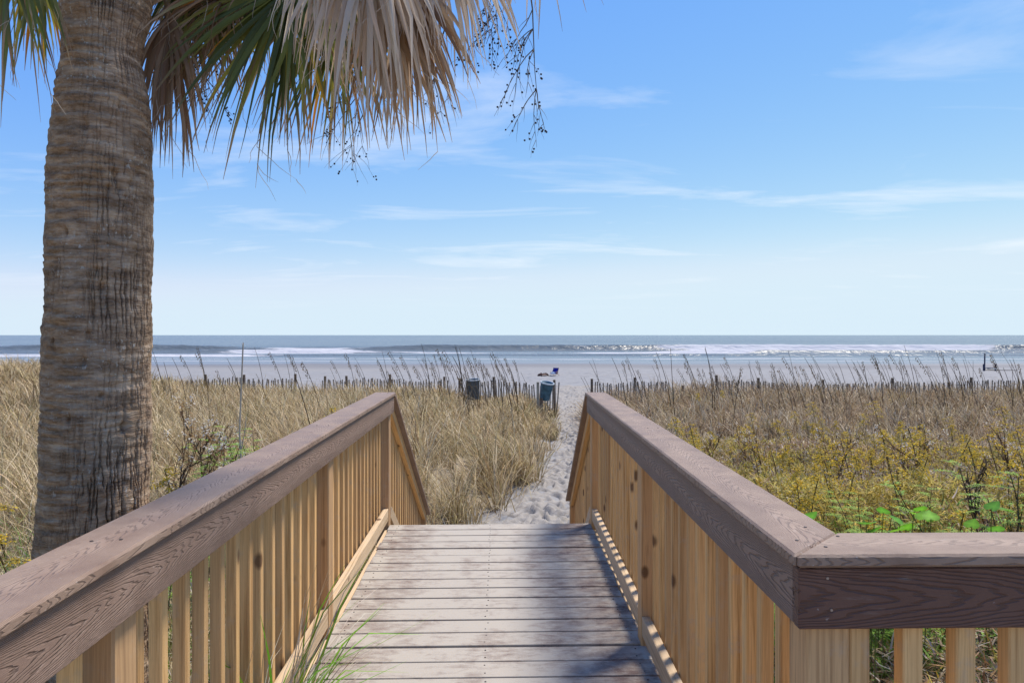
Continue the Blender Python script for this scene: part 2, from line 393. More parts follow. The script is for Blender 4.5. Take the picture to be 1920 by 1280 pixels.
foam = np.maximum(foam, (1 - sstep(np.abs(YS - edge - 3), .6, 2.6)) * .8)
ZS += (fbm(XS * .06, YS * .11, 61) - .5) * .35 * sstep(YS, 130, 240) * (1 - sstep(YS, 2500, 6000))
ZS -= sstep(-YS, -112, -97) * .14
link('sea', mesh_np('sea', np.stack([XS.ravel(), YS.ravel(), ZS.ravel()], 1), grid_faces(len(ysea), len(us)), None, mat_sea(), True, {'foam': foam.ravel()}), kind='structure')

# ------------------------------------------------------------------ timber
_pl = {}
def plank_mesh(L, w, t, mat, m0=0.0, m1=0.0, bev=0.003, seg=1):
    key = (round(L, 3), round(w, 3), round(t, 3), mat.name, m0, m1)
    if key in _pl: return _pl[key]
    bm = bmesh.new(); vs_ = []
    for x, mm in ((-L / 2, m0), (L / 2, m1)):
        for y, z in ((-w / 2, -t / 2), (w / 2, -t / 2), (w / 2, t / 2), (-w / 2, t / 2)):
            vs_.append(bm.verts.new((x + mm * y, y, z)))
    for f in ((3, 2, 1, 0), (4, 5, 6, 7), (0, 1, 5, 4), (1, 2, 6, 5), (2, 3, 7, 6), (3, 0, 4, 7)): bm.faces.new([vs_[i] for i in f])
    bmesh.ops.recalc_face_normals(bm, faces=bm.faces)
    bmesh.ops.bevel(bm, geom=list(bm.edges), offset=bev, segments=seg, affect='EDGES', profile=0.5)
    me = bpy.data.meshes.new('plank'); bm.to_mesh(me); bm.free(); me.materials.append(mat); _pl[key] = me
    return me
def plank(name, parent, p0, p1, wdir, w, t, mat, m0=0.0, m1=0.0, bev=0.003):
    p0, p1 = Vector(p0), Vector(p1); d = p1 - p0; L = d.length; xa = d.normalized()
    ya = Vector(wdir); ya = (ya - xa * ya.dot(xa)).normalized(); za = xa.cross(ya)
    M = Matrix((xa, ya, za)).transposed().to_4x4(); M.translation = (p0 + p1) / 2
    return link(name, plank_mesh(L, w, t, mat, m0, m1, bev), parent, M)

RT = 0.988          # top of the cap above the deck
CAPT, FASH = 0.026, 0.122
def XL(y): return -0.765 - 0.115 * (y - 1.036) / 4.214      # inner edge of left cap
def XR(y): return 0.556 - 0.0008 * (y - 1.36)
def deckL(y): return -0.851 - 0.06 * (y - 2.875) / 2.34
def deckR(y): return 0.621 - 0.033 * (y - 2.83) / 2.44
YEND = 5.25
up3 = Vector((0, 0, 1))

bw = thing('boardwalk', (0, 3, -0.2), 'sandy brown plank walkway ending in steps down to the beach path', 'boardwalk')
M_SCREW = mat_plain('screw_head', (0.10, 0.08, 0.07), 0.5, 0.2, 30, 0.6)
def disc_mesh(name, r, h, mat, n=12):
    bm = bmesh.new(); bmesh.ops.create_cone(bm, cap_ends=True, segments=n, radius1=r, radius2=r * .85, depth=h)
    me = bpy.data.meshes.new(name); bm.to_mesh(me); bm.free(); me.materials.append(mat); return me
DSCR = disc_mesh('deck_screw', .0042, .002, M_SCREW, 8)
PITCH = 0.1462; k = 0
yb = 5.215
while yb > -0.9:
    y0 = yb - 0.0702 + rng.normal(0, .0008)
    if y0 > 1.42: xl, xr = deckL(y0), deckR(y0)
    else: xl, xr = deckL(y0), 2.30
    sk = 0.0012 * (y0 - 1) + .010
    jz = rng.normal(0, .0012)
    ext = rng.normal(0, .004, 2)
    plank('deck_board', bw, (xl - .0 + ext[0], y0 - sk * 1.5, -0.0125 + jz), (xr + ext[1], y0 + sk * 1.5, -0.0125 + jz + rng.normal(0, .001)), (0, 1, 0), 0.1325, 0.025, M_DECK, 0, 0, .002)
    if 1.6 < y0:
        for sx_ in (xl + .06, (xl + xr) / 2, xr - .06):
            for sy_ in (-.035, .035): link('deck_screw', DSCR, bw, Matrix.Translation((sx_ + rng.normal(0, .004), y0 + sy_ + sk * 1.5 * (sx_ - (xl + xr) / 2) / .75, jz + .0006)))
    yb -= PITCH; k += 1
plank('edge_joist', bw, (deckL(1.3) - .016, 1.3, -.075), (deckL(5.1) - .016, 5.1, -.075), up3, .125, .024, M_RAIL)
plank('edge_joist', bw, (deckR(1.5) + .016, 1.5, -.075), (deckR(5.1) + .016, 5.1, -.075), up3, .125, .024, M_RAIL)
plank('rim_joist', bw, (-.88, 5.17, -.10), (.57, 5.20, -.10), up3, .14, .036, M_RAIL)
plank('center_joist', bw, (-.12, 1.2, -.10), (-.14, 5.15, -.10), up3, .14, .036, M_RAIL)
for (x, y) in ((-.75, 1.7), (.5, 1.7), (-.80, 4.9), (.48, 4.9)):
    g = float(H(x, y)); plank('support_post', bw, (x, y, g - .2), (x, y, -.03), (1, 0, 0), .089, .089, M_POST)
NST, RISE, RUN = 6, 0.186, 0.283
for s in range(1, NST + 1):
    yt = YEND + RUN * (s - 1) + .02
    for q in range(2): plank('stair_tread', bw, (-.87, yt + .07 + q * .143, -RISE * s - .0125), (.54, yt + .075 + q * .143, -RISE * s - .0125), (0, 1, 0), .138, .025, M_DECK)
for x in (-.90, .565):
    plank('stair_stringer', bw, (x, YEND - .02, -.20), (x, YEND + RUN * 6.3, -.20 - RISE * 6.3), up3, .25, .036, M_RAIL)

def railing(name, base, label, side, YN, fn, posts, bal0, pitch, slope_end):
    """side -1 left, +1 right; t is measured outwards from the inner cap edge"""
    th = thing(name, base, label, 'railing')
    def P(t, y, z): return Vector((fn(y) + side * t, y, z))
    out = Vector((side, 0, 0))
    capz = RT - CAPT / 2
    m0 = 0.0
    cw = .155
    if side > 0:
        plank('rail_cap', th, P(cw / 2, YN + cw / 2, capz), P(cw / 2, YEND, capz), out, cw, CAPT, M_CAP, -1.0 * (-1), 0, .005)
    else:
        plank('rail_cap', th, P(cw / 2, YN, capz), P(cw / 2, YEND, capz), out, cw, CAPT, M_CAP, 0, 0, .005)
    fz = RT - CAPT - .002 - FASH / 2
    plank('fascia_board', th, P(.024, YN + (.0385 if side > 0 else 0), fz), P(.024, YEND - .004, fz), up3, FASH, .024, M_FASCIA)
    for y in posts:
        g = float(H(fn(y), y))
        plank('post', th, P(.037 + .0455, y + .0445, g - .25), P(.037 + .0455, y + .0445, RT - CAPT - .003), (1, 0, 0), .089, .089, M_POST, 0, 0, .005)
    for i in range(len(posts) - 1):
        plank('bottom_rail', th, P(.060, posts[i] + .092, .088), P(.060, posts[i + 1] - .002, .088), up3, .089, .038, M_RAIL)
    if side < 0: plank('bottom_rail', th, P(.060, YN, .088), P(.060, posts[0] - .002, .088), up3, .089, .038, M_RAIL)
    y = bal0
    while y < YEND - .06:
        if all(not (p - .045 < y < p + .092) for p in posts):
            jt = rng.normal(0, .0015, 2)
            plank('baluster', th, P(.101 + jt[0], y + .02, -.005 + rng.normal(0, .012)), P(.101 + jt[1], y + .02, RT - CAPT - .003), (0, 1, 0), .0345, .0345, M_PINE, 0, 0, .0035)
        y += pitch
    # stair section
    sl = RISE / RUN; L = slope_end - YEND
    def S(t, q, z): return Vector((fn(YEND) + side * t, YEND + q, z - sl * q))
    plank('stair_cap', th, S(cw / 2, .004, RT - .020), S(cw / 2, L, RT - .020), out, cw, CAPT, M_CAP, 0, 0, .004)
    plank('stair_under_rail', th, S(.060, .05, RT - .082), S(.060, L - .07, RT - .082), up3, .075, .038, M_PINE)
    plank('stair_bottom_rail', th, S(.060, .05, .10), S(.060, L - .12, .10), up3, .089, .038, M_RAIL)
    q = .13
    while q < L - .16:
        plank('baluster', th, S(.101, q, -.06), S(.101, q, 0) + Vector((0, 0, RT - .04)), (0, 1, 0), .0345, .0345, M_PINE, 0, 0, .0035); q += .122
    qe = L - .075; g = float(H(fn(YEND), YEND + qe))
    b0 = S(.082, qe, 0); b0.z = g - .25; b1 = S(.082, qe, RT - .055)
    plank('stair_post', th, b0, b1, (1, 0, 0), .089, .089, M_POST, 0, 0, .005)
    return th, P
railL, PL = railing('railing', (XL(3) - .08, 3, -.3), 'wooden railing beside the palm trunk, on the left of the walkway', -1, 0.25, XL, [1.418, 3.27, 5.15], .62, .122, 7.50)
railR, PR = railing('railing', (XR(3) + .08, 3, -.3), 'wooden railing with a corner return, on the right of the walkway', 1, 1.363, XR, [1.400, 3.18, 5.15], 1.53, .122, 7.15)
# return wing of the right railing, facing the camera
YW0 = 1.363
def YW(x): return YW0 + 0.018 * (x - .556)
cw = .155
plank('rail_cap', railR, (.556 + cw / 2, YW(.556) + cw / 2, RT - CAPT / 2), (2.30, YW(2.3) + cw / 2, RT - CAPT / 2), (0, 1, 0), cw, CAPT, M_CAP, 1.0, 0, .005)
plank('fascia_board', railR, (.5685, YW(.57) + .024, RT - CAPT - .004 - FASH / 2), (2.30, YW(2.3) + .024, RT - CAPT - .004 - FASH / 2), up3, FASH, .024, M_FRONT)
fb = railR.children[-1]
M_SCREW2 = mat_plain('bright_screw_head', (0.34, 0.29, 0.26), 0.4, 0.2, 30, 0.7)
scr = disc_mesh('screw', .0032, .002, M_SCREW2)
for (x, y) in ((.64, 1.415), (.70, 1.49), (.60, 1.46), (.66, 1.56), (.63, 3.22), (.68, 3.23), (.63, 5.19), (.68, 5.19)):
    link('screw', DSCR, railR, Matrix.Translation((x, y, RT + .0004)))
for y in (1.46, 3.31, 5.19):
    for t in (.05, .105): link('screw', DSCR, railL, Matrix.Translation((XL(y) - t, y + rng.normal(0, .006), RT + .0004)))
for (x, z) in ((.626, .938), (.634, .875)):
    link('screw', scr, railR, Matrix.Translation((x, YW(x) + .0115, z)) @ Matrix.Rotation(math.radians(90), 4, 'X'))
for x in (1.72, 2.21):
    g = float(H(x, 1.45)); plank('post', railR, (x, 1.445 + .02, g - .2), (x, 1.465, RT - CAPT - .003), (1, 0, 0), .089, .089, M_POST, 0, 0, .005)
x = .7055
while x < 2.2:
    if not (1.65 < x < 1.79): plank('baluster', railR, (x, YW(x) + .058, -.02), (x, YW(x) + .058, RT - CAPT - .003), (1, 0, 0), .041, .038, M_PINE, 0, 0, .0035)
    x += .109
plank('bottom_rail', railR, (.69, YW(.69) + .096, .05), (2.17, YW(2.1) + .096, .05), up3, .089, .036, M_RAIL)

# ------------------------------------------------------------------ palm
TD = 2.75
prof_y = [1500, 1250, 1050, 1000, 700, 500, 300, 230, 190, 150, 110, 70, 40, 0, -60, -200, -360, -480]
prof_l = [48, 58, 68, 72, 83, 87, 91, 98, 106, 113, 119, 119, 115, 111, 108, 106, 116, 150]
prof_r = [300, 290, 284, 283, 286, 288, 287, 284, 281, 274, 263, 270, 278, 284, 288, 290, 284, 260]
tz = np.arange(-1.1, 3.72, .0064)
tpy = 628 - (tz - CAMZ) / TD * FPX
o_ = np.argsort(prof_y)
PLx = np.interp(tpy, np.array(prof_y)[o_], np.array(prof_l)[o_]); PRx = np.interp(tpy, np.array(prof_y)[o_], np.array(prof_r)[o_])
ker = np.hanning(15); ker /= ker.sum()
sm = lambda a: np.convolve(np.pad(a, 7, 'edge'), ker, 'valid')
PLx, PRx = sm(PLx), sm(PRx)
tc_x = ((PLx + PRx) / 2 - 960) / FPX * TD; tr = (PRx - PLx) / 2 / FPX * TD * .875
th0 = math.atan2(-1, .6)     # angle from trunk to the camera
front = np.linspace(-1.9, 1.9, 400); back = np.linspace(1.9, 2 * math.pi - 1.9, 62)[1:-1]
ang = np.concatenate([front, back]) + th0
ZT, AT = np.meshgrid(tz, ang, indexing='ij')
arc = (AT - th0) * .21
disp = (fbm(arc * 6, ZT * 5, 70) - .5) * .022 + (fbm(arc * 30, ZT * 40, 71, 3) - .5) * .009
# leaf-scar rings, stronger up the trunk and on the left
rz = ZT + (fbm(arc * 3.0, ZT * 1.5, 72) - .5) * .05 + arc * .05
ph = rz / .036 + (fbm(arc * 0.9 + 9, ZT * 9, 73, 2) - .5) * 2.6
saw = ph - np.floor(ph)
ringamp = (.35 + .65 * sstep(-arc, -.10, .22) + .25 * sstep(ZT, 1.3, 2.2)) * (.1 + 1.3 * vn(arc * 11, ZT * 17, 75))
patch = sstep(fbm(arc * 5.5, ZT * 3.2, 77), .36, .60)
ringamp = ringamp * (.35 + 1.0 * patch) * (1 - .6 * sstep(np.abs(arc), .20, .28))
disp += ringamp * .0098 * (np.where(saw < .78, saw / .78, (1 - saw) / .22) - .5)
crack = np.zeros_like(ZT); A1 = arc[0]; z1 = tz; o1 = 0 * tz
for q in range(96):
    a0 = -.42 + .84 * (q + rng.random() * .9) / 96
    ac = a0 + (fbm(z1 * 4.0 + q * 3.3, o1 + q, 80, 3) - .5) * .034 + (vn(z1 * 60, o1 + q * 7.7, 83) - .5) * .007
    on = sstep(vn(z1 * 10.0 + q * 1.7, o1 + q * 5.1, 81), .44, .62) * (.35 + .65 * sstep(a0 + .3 * (vn(z1 * 1.3, o1 + 4.4, 84) - .5), -.16, .06))
    wq = .0013 + .0018 * vn(z1 * 14, o1 + q, 85)
    crack = np.maximum(crack, on[:, None] * np.exp(-((A1[None, :] - ac[:, None]) / wq[:, None]) ** 2))
disp -= crack * .017 * (.30 + .70 * (1 - patch))
for q in range(46):
    hx, hz, rr = rng.uniform(-.3, .3), rng.uniform(-.3, 2.9), rng.uniform(.004, .010)
    disp -= .016 * np.exp(-((arc - hx) / rr) ** 2 - ((ZT - hz) / (rr * rng.uniform(1.2, 3))) ** 2)
for (hx, hz, rr) in ((.10, 1.07, .012), (-.03, .56, .017), (-.10, .55, .015), (.055, 2.02, .014), (.075, 1.98, .013), (-.04, 1.42, .012), (.01, 1.60, .014), (-.07, 2.2, .014)):
    disp -= .022 * np.exp(-((arc - hx) / rr) ** 2 - ((ZT - hz) / (rr * 1.7)) ** 2)
RT_ = tr[:, None] + disp
VX = tc_x[:, None] + RT_ * np.cos(AT); VY = TD + RT_ * np.sin(AT) * 1.0
nA = len(ang); nZ = len(tz)
i = (np.arange(nZ - 1)[:, None] * nA + np.arange(nA)[None, :]).ravel(); j = (np.arange(nZ - 1)[:, None] * nA + (np.arange(nA)[None, :] + 1) % nA).ravel()
tone = .78 + .75 * fbm(arc * 9, ZT * 34, 90, 3) * (.45 + .9 * fbm(arc * 22, ZT * 95, 93, 2)); brown = sstep(-arc + (fbm(arc * 5, ZT * 4, 91) - .5) * .3, -.05, .2) * .5 + .5 * (1 - sstep(ZT, -.2, .8)) * .3
tcol = np.stack([tone * (1.05 - .10 * brown), tone * (1.03 - .24 * brown), tone * (1.02 - .42 * brown)], -1).reshape(-1, 3)
palm = thing('palm_tree', (float(tc_x[0]), TD, float(H(-1.65, TD))), 'cabbage palm with ringed bark trunk and hanging fronds, beside the left railing', 'palm tree')
link('trunk', mesh_np('trunk', np.stack([VX.ravel(), VY.ravel(), ZT.ravel()], 1), np.stack([i, j, j + nA, i + nA], 1), tcol, M_BARK), palm)

PAL = {'green': [(.14, .18, .045), (.19, .22, .05), (.11, .14, .045), (.26, .25, .055)],
       'dead': [(.68, .55, .42), (.76, .65, .52), (.55, .41, .29), (.70, .60, .48)],
       'brown': [(.38, .235, .13), (.45, .30, .18), (.30, .175, .095), (.50, .36, .24)]}
def ribbon(pts, widths, side_v, fold=.35):
    """V-folded strip: 3 verts per station"""
    V = []; n = len(pts)
    for k in range(n):
        d = (pts[min(k + 1, n - 1)] - pts[max(k - 1, 0)]).normalized()
        s = side_v - d * side_v.dot(d)
        if s.length < 1e-4: s = d.orthogonal()
        s.normalize(); u = s.cross(d)
        w = widths[k] / 2
        V += [pts[k] - s * w, pts[k] + u * (w * fold), pts[k] + s * w]
    F = []
    for k in range(n - 1):
        a = 3 * k; F += [(a, a + 1, a + 4, a + 3), (a + 1, a + 2, a + 5, a + 4)]
    return V, F
def tube(pts, radii, n=5):
    V = []; F = []
    for k, p in enumerate(pts):
        d = (pts[min(k + 1, len(pts) - 1)] - pts[max(k - 1, 0)]).normalized(); a = d.orthogonal().normalized(); b = d.cross(a)
        for q in range(n): t = 2 * math.pi * q / n; V.append(p + (a * math.cos(t) + b * math.sin(t)) * radii[k])
    for k in range(len(pts) - 1):
        for q in range(n): F.append((k * n + q, k * n + (q + 1) % n, (k + 1) * n + (q + 1) % n, (k + 1) * n + q))
    return V, F
class Acc:
    def __init__(s): s.V = []; s.F = []; s.C = []
    def add(s, V, F, C):
        b = len(s.V); s.V += [tuple(v) for v in V]; s.F += [tuple(b + i for i in f) for f in F]
        s.C += (C if isinstance(C, list) else [C] * len(V))
    def mesh(s, name, mat, smooth=True): return mesh_np(name, s.V, s.F, s.C, mat, smooth)

CROWN = Vector((-1.52, TD + .02, 3.45))
def frond(hub, axis, face, kind, n=34, spread=150, length=.75, droop=.5, width=.036, tipdead=0.0, yellow=0.0, petiole=True, seed=0, stiff=.3, jit=.1):
    """costapalmate fan: leaflets radiate from the hub in the plane of axis and its side, drooping under their weight"""
    r = random.Random(seed); hub = Vector(hub); axis = Vector(axis).normalized()
    side = axis.cross(Vector(face)).normalized(); nrm = side.cross(axis)
    acc = Acc()
    for i in range(n):
        u = (i + .5) / n * 2 - 1; a = math.radians(spread / 2) * u + r.gauss(0, .035)
        d = axis * math.cos(a) + side * math.sin(a) + nrm * r.gauss(0, jit)
        d.normalize()
        L = length * (1 - .28 * abs(u) ** 2) * (r.uniform(.80, 1.06) if r.random() < .8 else r.uniform(.5, .8))
        p = hub + axis * (.10 * (1 - abs(u)))
        pts = [p.copy()]; ns = 8; dd = d.copy()
        dr = droop * r.uniform(.7, 1.4); kk_ = r.randint(3, 7) if r.random() < .3 else -1; kink = Vector((r.gauss(0, .35), r.gauss(0, .3), -.5))
        for k in range(ns):
            f = (k + 1) / ns
            dd = (dd + Vector((0, 0, -1)) * dr * (max(0, f - stiff) ** 1.0) * .9 / ns * 3 + Vector((r.gauss(0, .035), r.gauss(0, .035), 0)) + (kink if k == kk_ else Vector((0, 0, 0)))).normalized()
            pts.append(pts[-1] + dd * (L / ns))
        width_ = width * r.uniform(.55, 1.0)
        ws = [width_ * w for w in (.40, .85, 1.0, 1.0, .86, .66, .45, .25, .07)]
        base = Vector(r.choice(PAL[kind])) * r.uniform(.8, 1.15)
        tip = Vector(r.choice(PAL['brown'])) * r.uniform(.7, 1.1)
        yl = Vector(r.choice([(.55, .30, .02), (.50, .38, .03), (.62, .24, .02)]))
        isy = r.random() < yellow; st = 1 - tipdead * r.uniform(.5, 1.3)
        C = []
        for k in range(ns + 1):
            f = k / ns; c = base
            if isy and f > .42: c = base.lerp(yl, min(1, (f - .42) * 5))
            if f > st: c = c.lerp(tip, min(1, (f - st) * 6))
            C += [tuple(c)] * 3
        Vv, Ff = ribbon(pts, ws, side * math.cos(a) - axis * math.sin(a) + nrm * r.gauss(0, .35), r.uniform(.2, .7))
        acc.add(Vv, Ff, C)
    for i in range(n // 2):      # loose fibres hanging off the leaflet edges
        q0 = Vector(r.choice(acc.V)); dd = Vector((r.gauss(0, .6), r.gauss(0, .4), -1)).normalized(); L = r.uniform(.06, .22); pts = [q0]
        for k in range(5): dd = (dd + Vector((r.gauss(0, .3), r.gauss(0, .3), -.1))).normalized(); pts.append(pts[-1] + dd * L / 5)
        Vv, Ff = ribbon(pts, [.0028, .0026, .0024, .002, .0015, .0008], Vector((1, 0, 0)), 0.0); acc.add(Vv, Ff, tuple(Vector(r.choice(PAL['dead'])) * .8))
    o = link('frond', acc.mesh('frond', M_LEAF), palm); o['_o'] = palm['_o']
    if petiole:
        A = CROWN + Vector(((hub.x - CROWN.x) * .12, (hub.y - CROWN.y) * .12, 0)); B = hub + axis * .08
        mid = (A + B) / 2 + Vector((0, 0, .18 + .1 * (B - A).length))
        pts = []
        for k in range(9): t = k / 8; pts.append(A * (1 - t) ** 2 + mid * 2 * t * (1 - t) + B * t * t)
        Vv, Ff = tube(pts, [.022 - .012 * k / 8 for k in range(9)], 6)
        a2 = Acc(); a2.add(Vv, Ff, (.20, .19, .07) if kind == 'green' else (.33, .24, .14))
        pe = bpy.data.objects.new('petiole', a2.mesh('petiole', M_LEAF)); COL.objects.link(pe); pe.parent = o
    return o
FC = (0, -1, .15)
frond(Wp(690, -150, 2.45), (.06, -.05, -1), FC, 'dead', 92, 108, .68, 1.2, .026, .0, 0, True, 1, .1, .30)
frond(Wp(630, -190, 2.55), (-.1, -.1, -1), FC, 'dead', 60, 84, .60, 1.3, .026, .0, 0, True, 21, .1, .32)
frond(Wp(745, -70, 2.62), (.12, .05, -1), FC, 'brown', 84, 92, .64, .7, .025, .0, 0, True, 2, .2, .18)
frond(Wp(820, -190, 2.6), (.25, 0, -.95), FC, 'dead', 48, 80, .64, .9, .022, .0, 0, True, 22, .2, .28)
frond(Wp(560, -55, 2.9), (-.45, .0, -.85), FC, 'green', 84, 150, .80, .75, .026, .30, .10, True, 3, .25, .14)
frond(Wp(610, -95, 3.05), (-.78, .05, -.6), FC, 'green', 72, 120, .96, .5, .027, .45, .06, True, 4, .3, .16)
frond(Wp(640, -20, 3.1), (-.1, .05, -1), FC, 'green', 66, 120, .72, .8, .024, .38, .25, True, 5, .3, .14)
frond(Wp(500, -60, 2.95), (-.9, -.1, -.25), FC, 'brown', 26, 90, .72, .45, .020, .0, 0, True, 25, .3, .25)
frond(Wp(316, 20, 2.92), (.03, 0, -1), FC, 'brown', 58, 58, .58, 1.2, .024, .0, 0, True, 6, .1, .20)
frond(Wp(400, -90, 3.2), (-.25, .05, -1), FC, 'brown', 46, 150, .62, .9, .024, .0, 0, True, 7, .2, .30)
frond(Wp(470, -130, 3.35), (.1, .1, -1), FC, 'green', 46, 160, .66, .8, .028, .2, 0, True, 23, .2, .28)
frond(Wp(380, -110, 3.45), (0, .1, -1), FC, 'green', 46, 160, .55, .8, .030, .1, 0, True, 24, .2, .3)
frond(Wp(40, -150, 2.35), (-.12, -.1, -1), FC, 'green', 17, 70, .60, .8, .017, .5, 0, True, 8, .2, .25)
frond(Wp(90, -120, 3.1), (-.15, .05, -1), FC, 'green', 15, 90, .56, .9, .024, .3, .8, True, 9, .2, .15)
frond(Wp(985, -230, 2.75), (.20, .1, -.95), FC, 'dead', 24, 110, .60, .8, .016, .3, 0, True, 10, .2, .25)
frond(Wp(20, -110, 2.7), (-.3, 0, -1), FC, 'green', 34, 110, .52, .7, .022, .35, .25, True, 31, .25, .25)
frond(Wp(70, -90, 2.95), (.05, .1, -1), FC, 'green', 30, 110, .46, .7, .022, .3, .5, True, 32, .25, .25)
frond(Wp(340, -60, 3.05), (.35, .05, -.9), FC, 'green', 54, 130, .50, .7, .024, .4, .05, True, 33, .25, .28)
frond(Wp(440, -40, 3.0), (-.5, 0, -.8), FC, 'brown', 40, 120, .46, .8, .018, .0, 0, True, 34, .2, .35)
# the rest of the crown, above the picture
for kq in range(6):
    a = 2 * math.pi * kq / 6 + .95; e = random.uniform(.25, 1.1)
    dv = Vector((math.cos(a) * math.cos(e), math.sin(a) * math.cos(e), math.sin(e)))
    frond(CROWN + dv * .95 + Vector((0, 0, .2)), dv + Vector((0, 0, -.35)), Vector((0, 0, 1)), 'green', 30, 210, .80, .7, .040, .1, .03, True, 40 + kq, .35, .06)

def berry_mesh():
    bm = bmesh.new(); bmesh.ops.create_icosphere(bm, subdivisions=1, radius=1.0)
    Vv = [v.co.copy() for v in bm.verts]; Ff = [tuple(v.index for v in f.verts) for f in bm.faces]; bm.free(); return Vv, Ff
BV, BF = berry_mesh()
def seed_stalk(start, seed, length=.6, dirv=(0, 0, -1), berries=60, branches=7):
    r = random.Random(seed); acc = Acc(); bv = []; bf = []; bc = []
    ends = []
    def branch(p, d, L, rad, depth):
        n = 7; pts = [p.copy()]; dd = Vector(d).normalized()
        for k in range(n):
            dd = (dd + Vector((r.gauss(0, .10), r.gauss(0, .10), -.10 + r.gauss(0, .05)))).normalized(); pts.append(pts[-1] + dd * L / n)
        Vv, Ff = tube(pts, [rad * (1 - .75 * k / n) for k in range(n + 1)], 4); acc.add(Vv, Ff, (.24, .18, .12))
        if depth < 2:
            for q in range(branches if depth == 0 else 5):
                t = r.uniform(.25, .98); k = min(n - 1, int(t * n))
                branch(pts[k], dd + Vector((r.gauss(-.15, .75), r.gauss(0, .4), r.uniform(-.2, .35))), L * r.uniform(.3, .55), rad * .55, depth + 1)
        if depth > 0:
            for q in range(4): ends.append(r.choice(pts[2:]))
    branch(Vector(start), dirv, length, .0045, 0)
    o = link('seed_stalk', acc.mesh('seed_stalk', M_LEAF), palm)
    r.shuffle(ends)
    for e in ends[:berries]:
        for q in range(r.choice((1, 1, 2))):
            c = e + Vector((r.gauss(0, .006), r.gauss(0, .006), r.gauss(0, .008))); s = r.uniform(.0036, .0052); b = len(bv)
            bv += [tuple(c + v * s) for v in BV]; bf += [tuple(b + i for i in f) for f in BF]
    be = link('berries', mesh_np('berries', bv, bf, [(.035, .03, .045)] * len(bv), M_BERRY))
    be.parent = o; be['kind'] = 'stuff'; be['label'] = 'small dark berries along the stalk'
M_BERRY = mat_attr('berry_skin', .45, 0)
seed_stalk(Wp(985, -60, 2.7), 1, .56, (.12, 0, -1), 60, 9)
seed_stalk(Wp(915, -110, 2.75), 2, .42, (0, 0, -1), 70, 9)
seed_stalk(Wp(640, 40, 3.15), 3, .60, (.02, 0, -1), 44, 7)
seed_stalk(Wp(350, 20, 3.05), 4, .40, (.2, .1, -1), 60, 8)
seed_stalk(Wp(840, 20, 2.95), 5, .42, (0, 0, -1), 14, 5)

# ------------------------------------------------------------------ grass
def blades(P, az, lean, L, droop, w, col, segs=3, tipcol=None):
    n = len(P); pts = [P]; th = lean.copy()
    for k in range(segs):
        d = np.stack([np.cos(az) * np.sin(th), np.sin(az) * np.sin(th), np.cos(th)], 1)
        pts.append(pts[-1] + d * (L / segs)[:, None]); th = th + droop / segs * (1 + .6 * k)
    fa = az + rng.normal(math.pi / 2, .5, n); s = np.stack([np.cos(fa), np.sin(fa), np.zeros(n)], 1)
    ws = {2: [1.0, .85, .10], 3: [1.0, .9, .62, .07], 4: [1.0, .95, .85, .62, .07]}[segs]
    V = np.zeros((n, (segs + 1) * 2, 3)); C = np.zeros((n, (segs + 1) * 2, 3))
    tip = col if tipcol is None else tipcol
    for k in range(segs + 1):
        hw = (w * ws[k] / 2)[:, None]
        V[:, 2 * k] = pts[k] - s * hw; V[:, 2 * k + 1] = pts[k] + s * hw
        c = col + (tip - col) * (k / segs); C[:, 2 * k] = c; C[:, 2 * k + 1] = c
    m = (segs + 1) * 2; b = np.arange(n)[:, None] * m
    F = np.concatenate([b + np.array([[2 * k, 2 * k + 1, 2 * k + 3, 2 * k + 2]]) for k in range(segs)], 0)
    return V.reshape(-1, 3), F, C.reshape(-1, 3)
def pick(pal, n, wts=None):
    pal = np.array(pal); c = pal[rng.choice(len(pal), n, p=wts)]; return c * rng.uniform(.75, 1.2, (n, 1)) * rng.uniform(.94, 1.06, (n, 3))
STRAW = [(.58, .43, .23), (.68, .54, .33), (.46, .34, .17), (.33, .27, .10), (.25, .165, .09), (.24, .22, .08)]
def blocked(x, y, m=.0):
    b = (x > -1.12 - m) & (x < .80 + m) & (y < 7.75 + m)
    b |= (x > .5) & (x < 2.5) & (y < 1.75)
    b |= (np.hypot(x + 1.65, y - TD) < .30)
    b |= (np.abs(x - path_c(y)) < path_w(y) * .95 + m) & (y > 5)
    return b
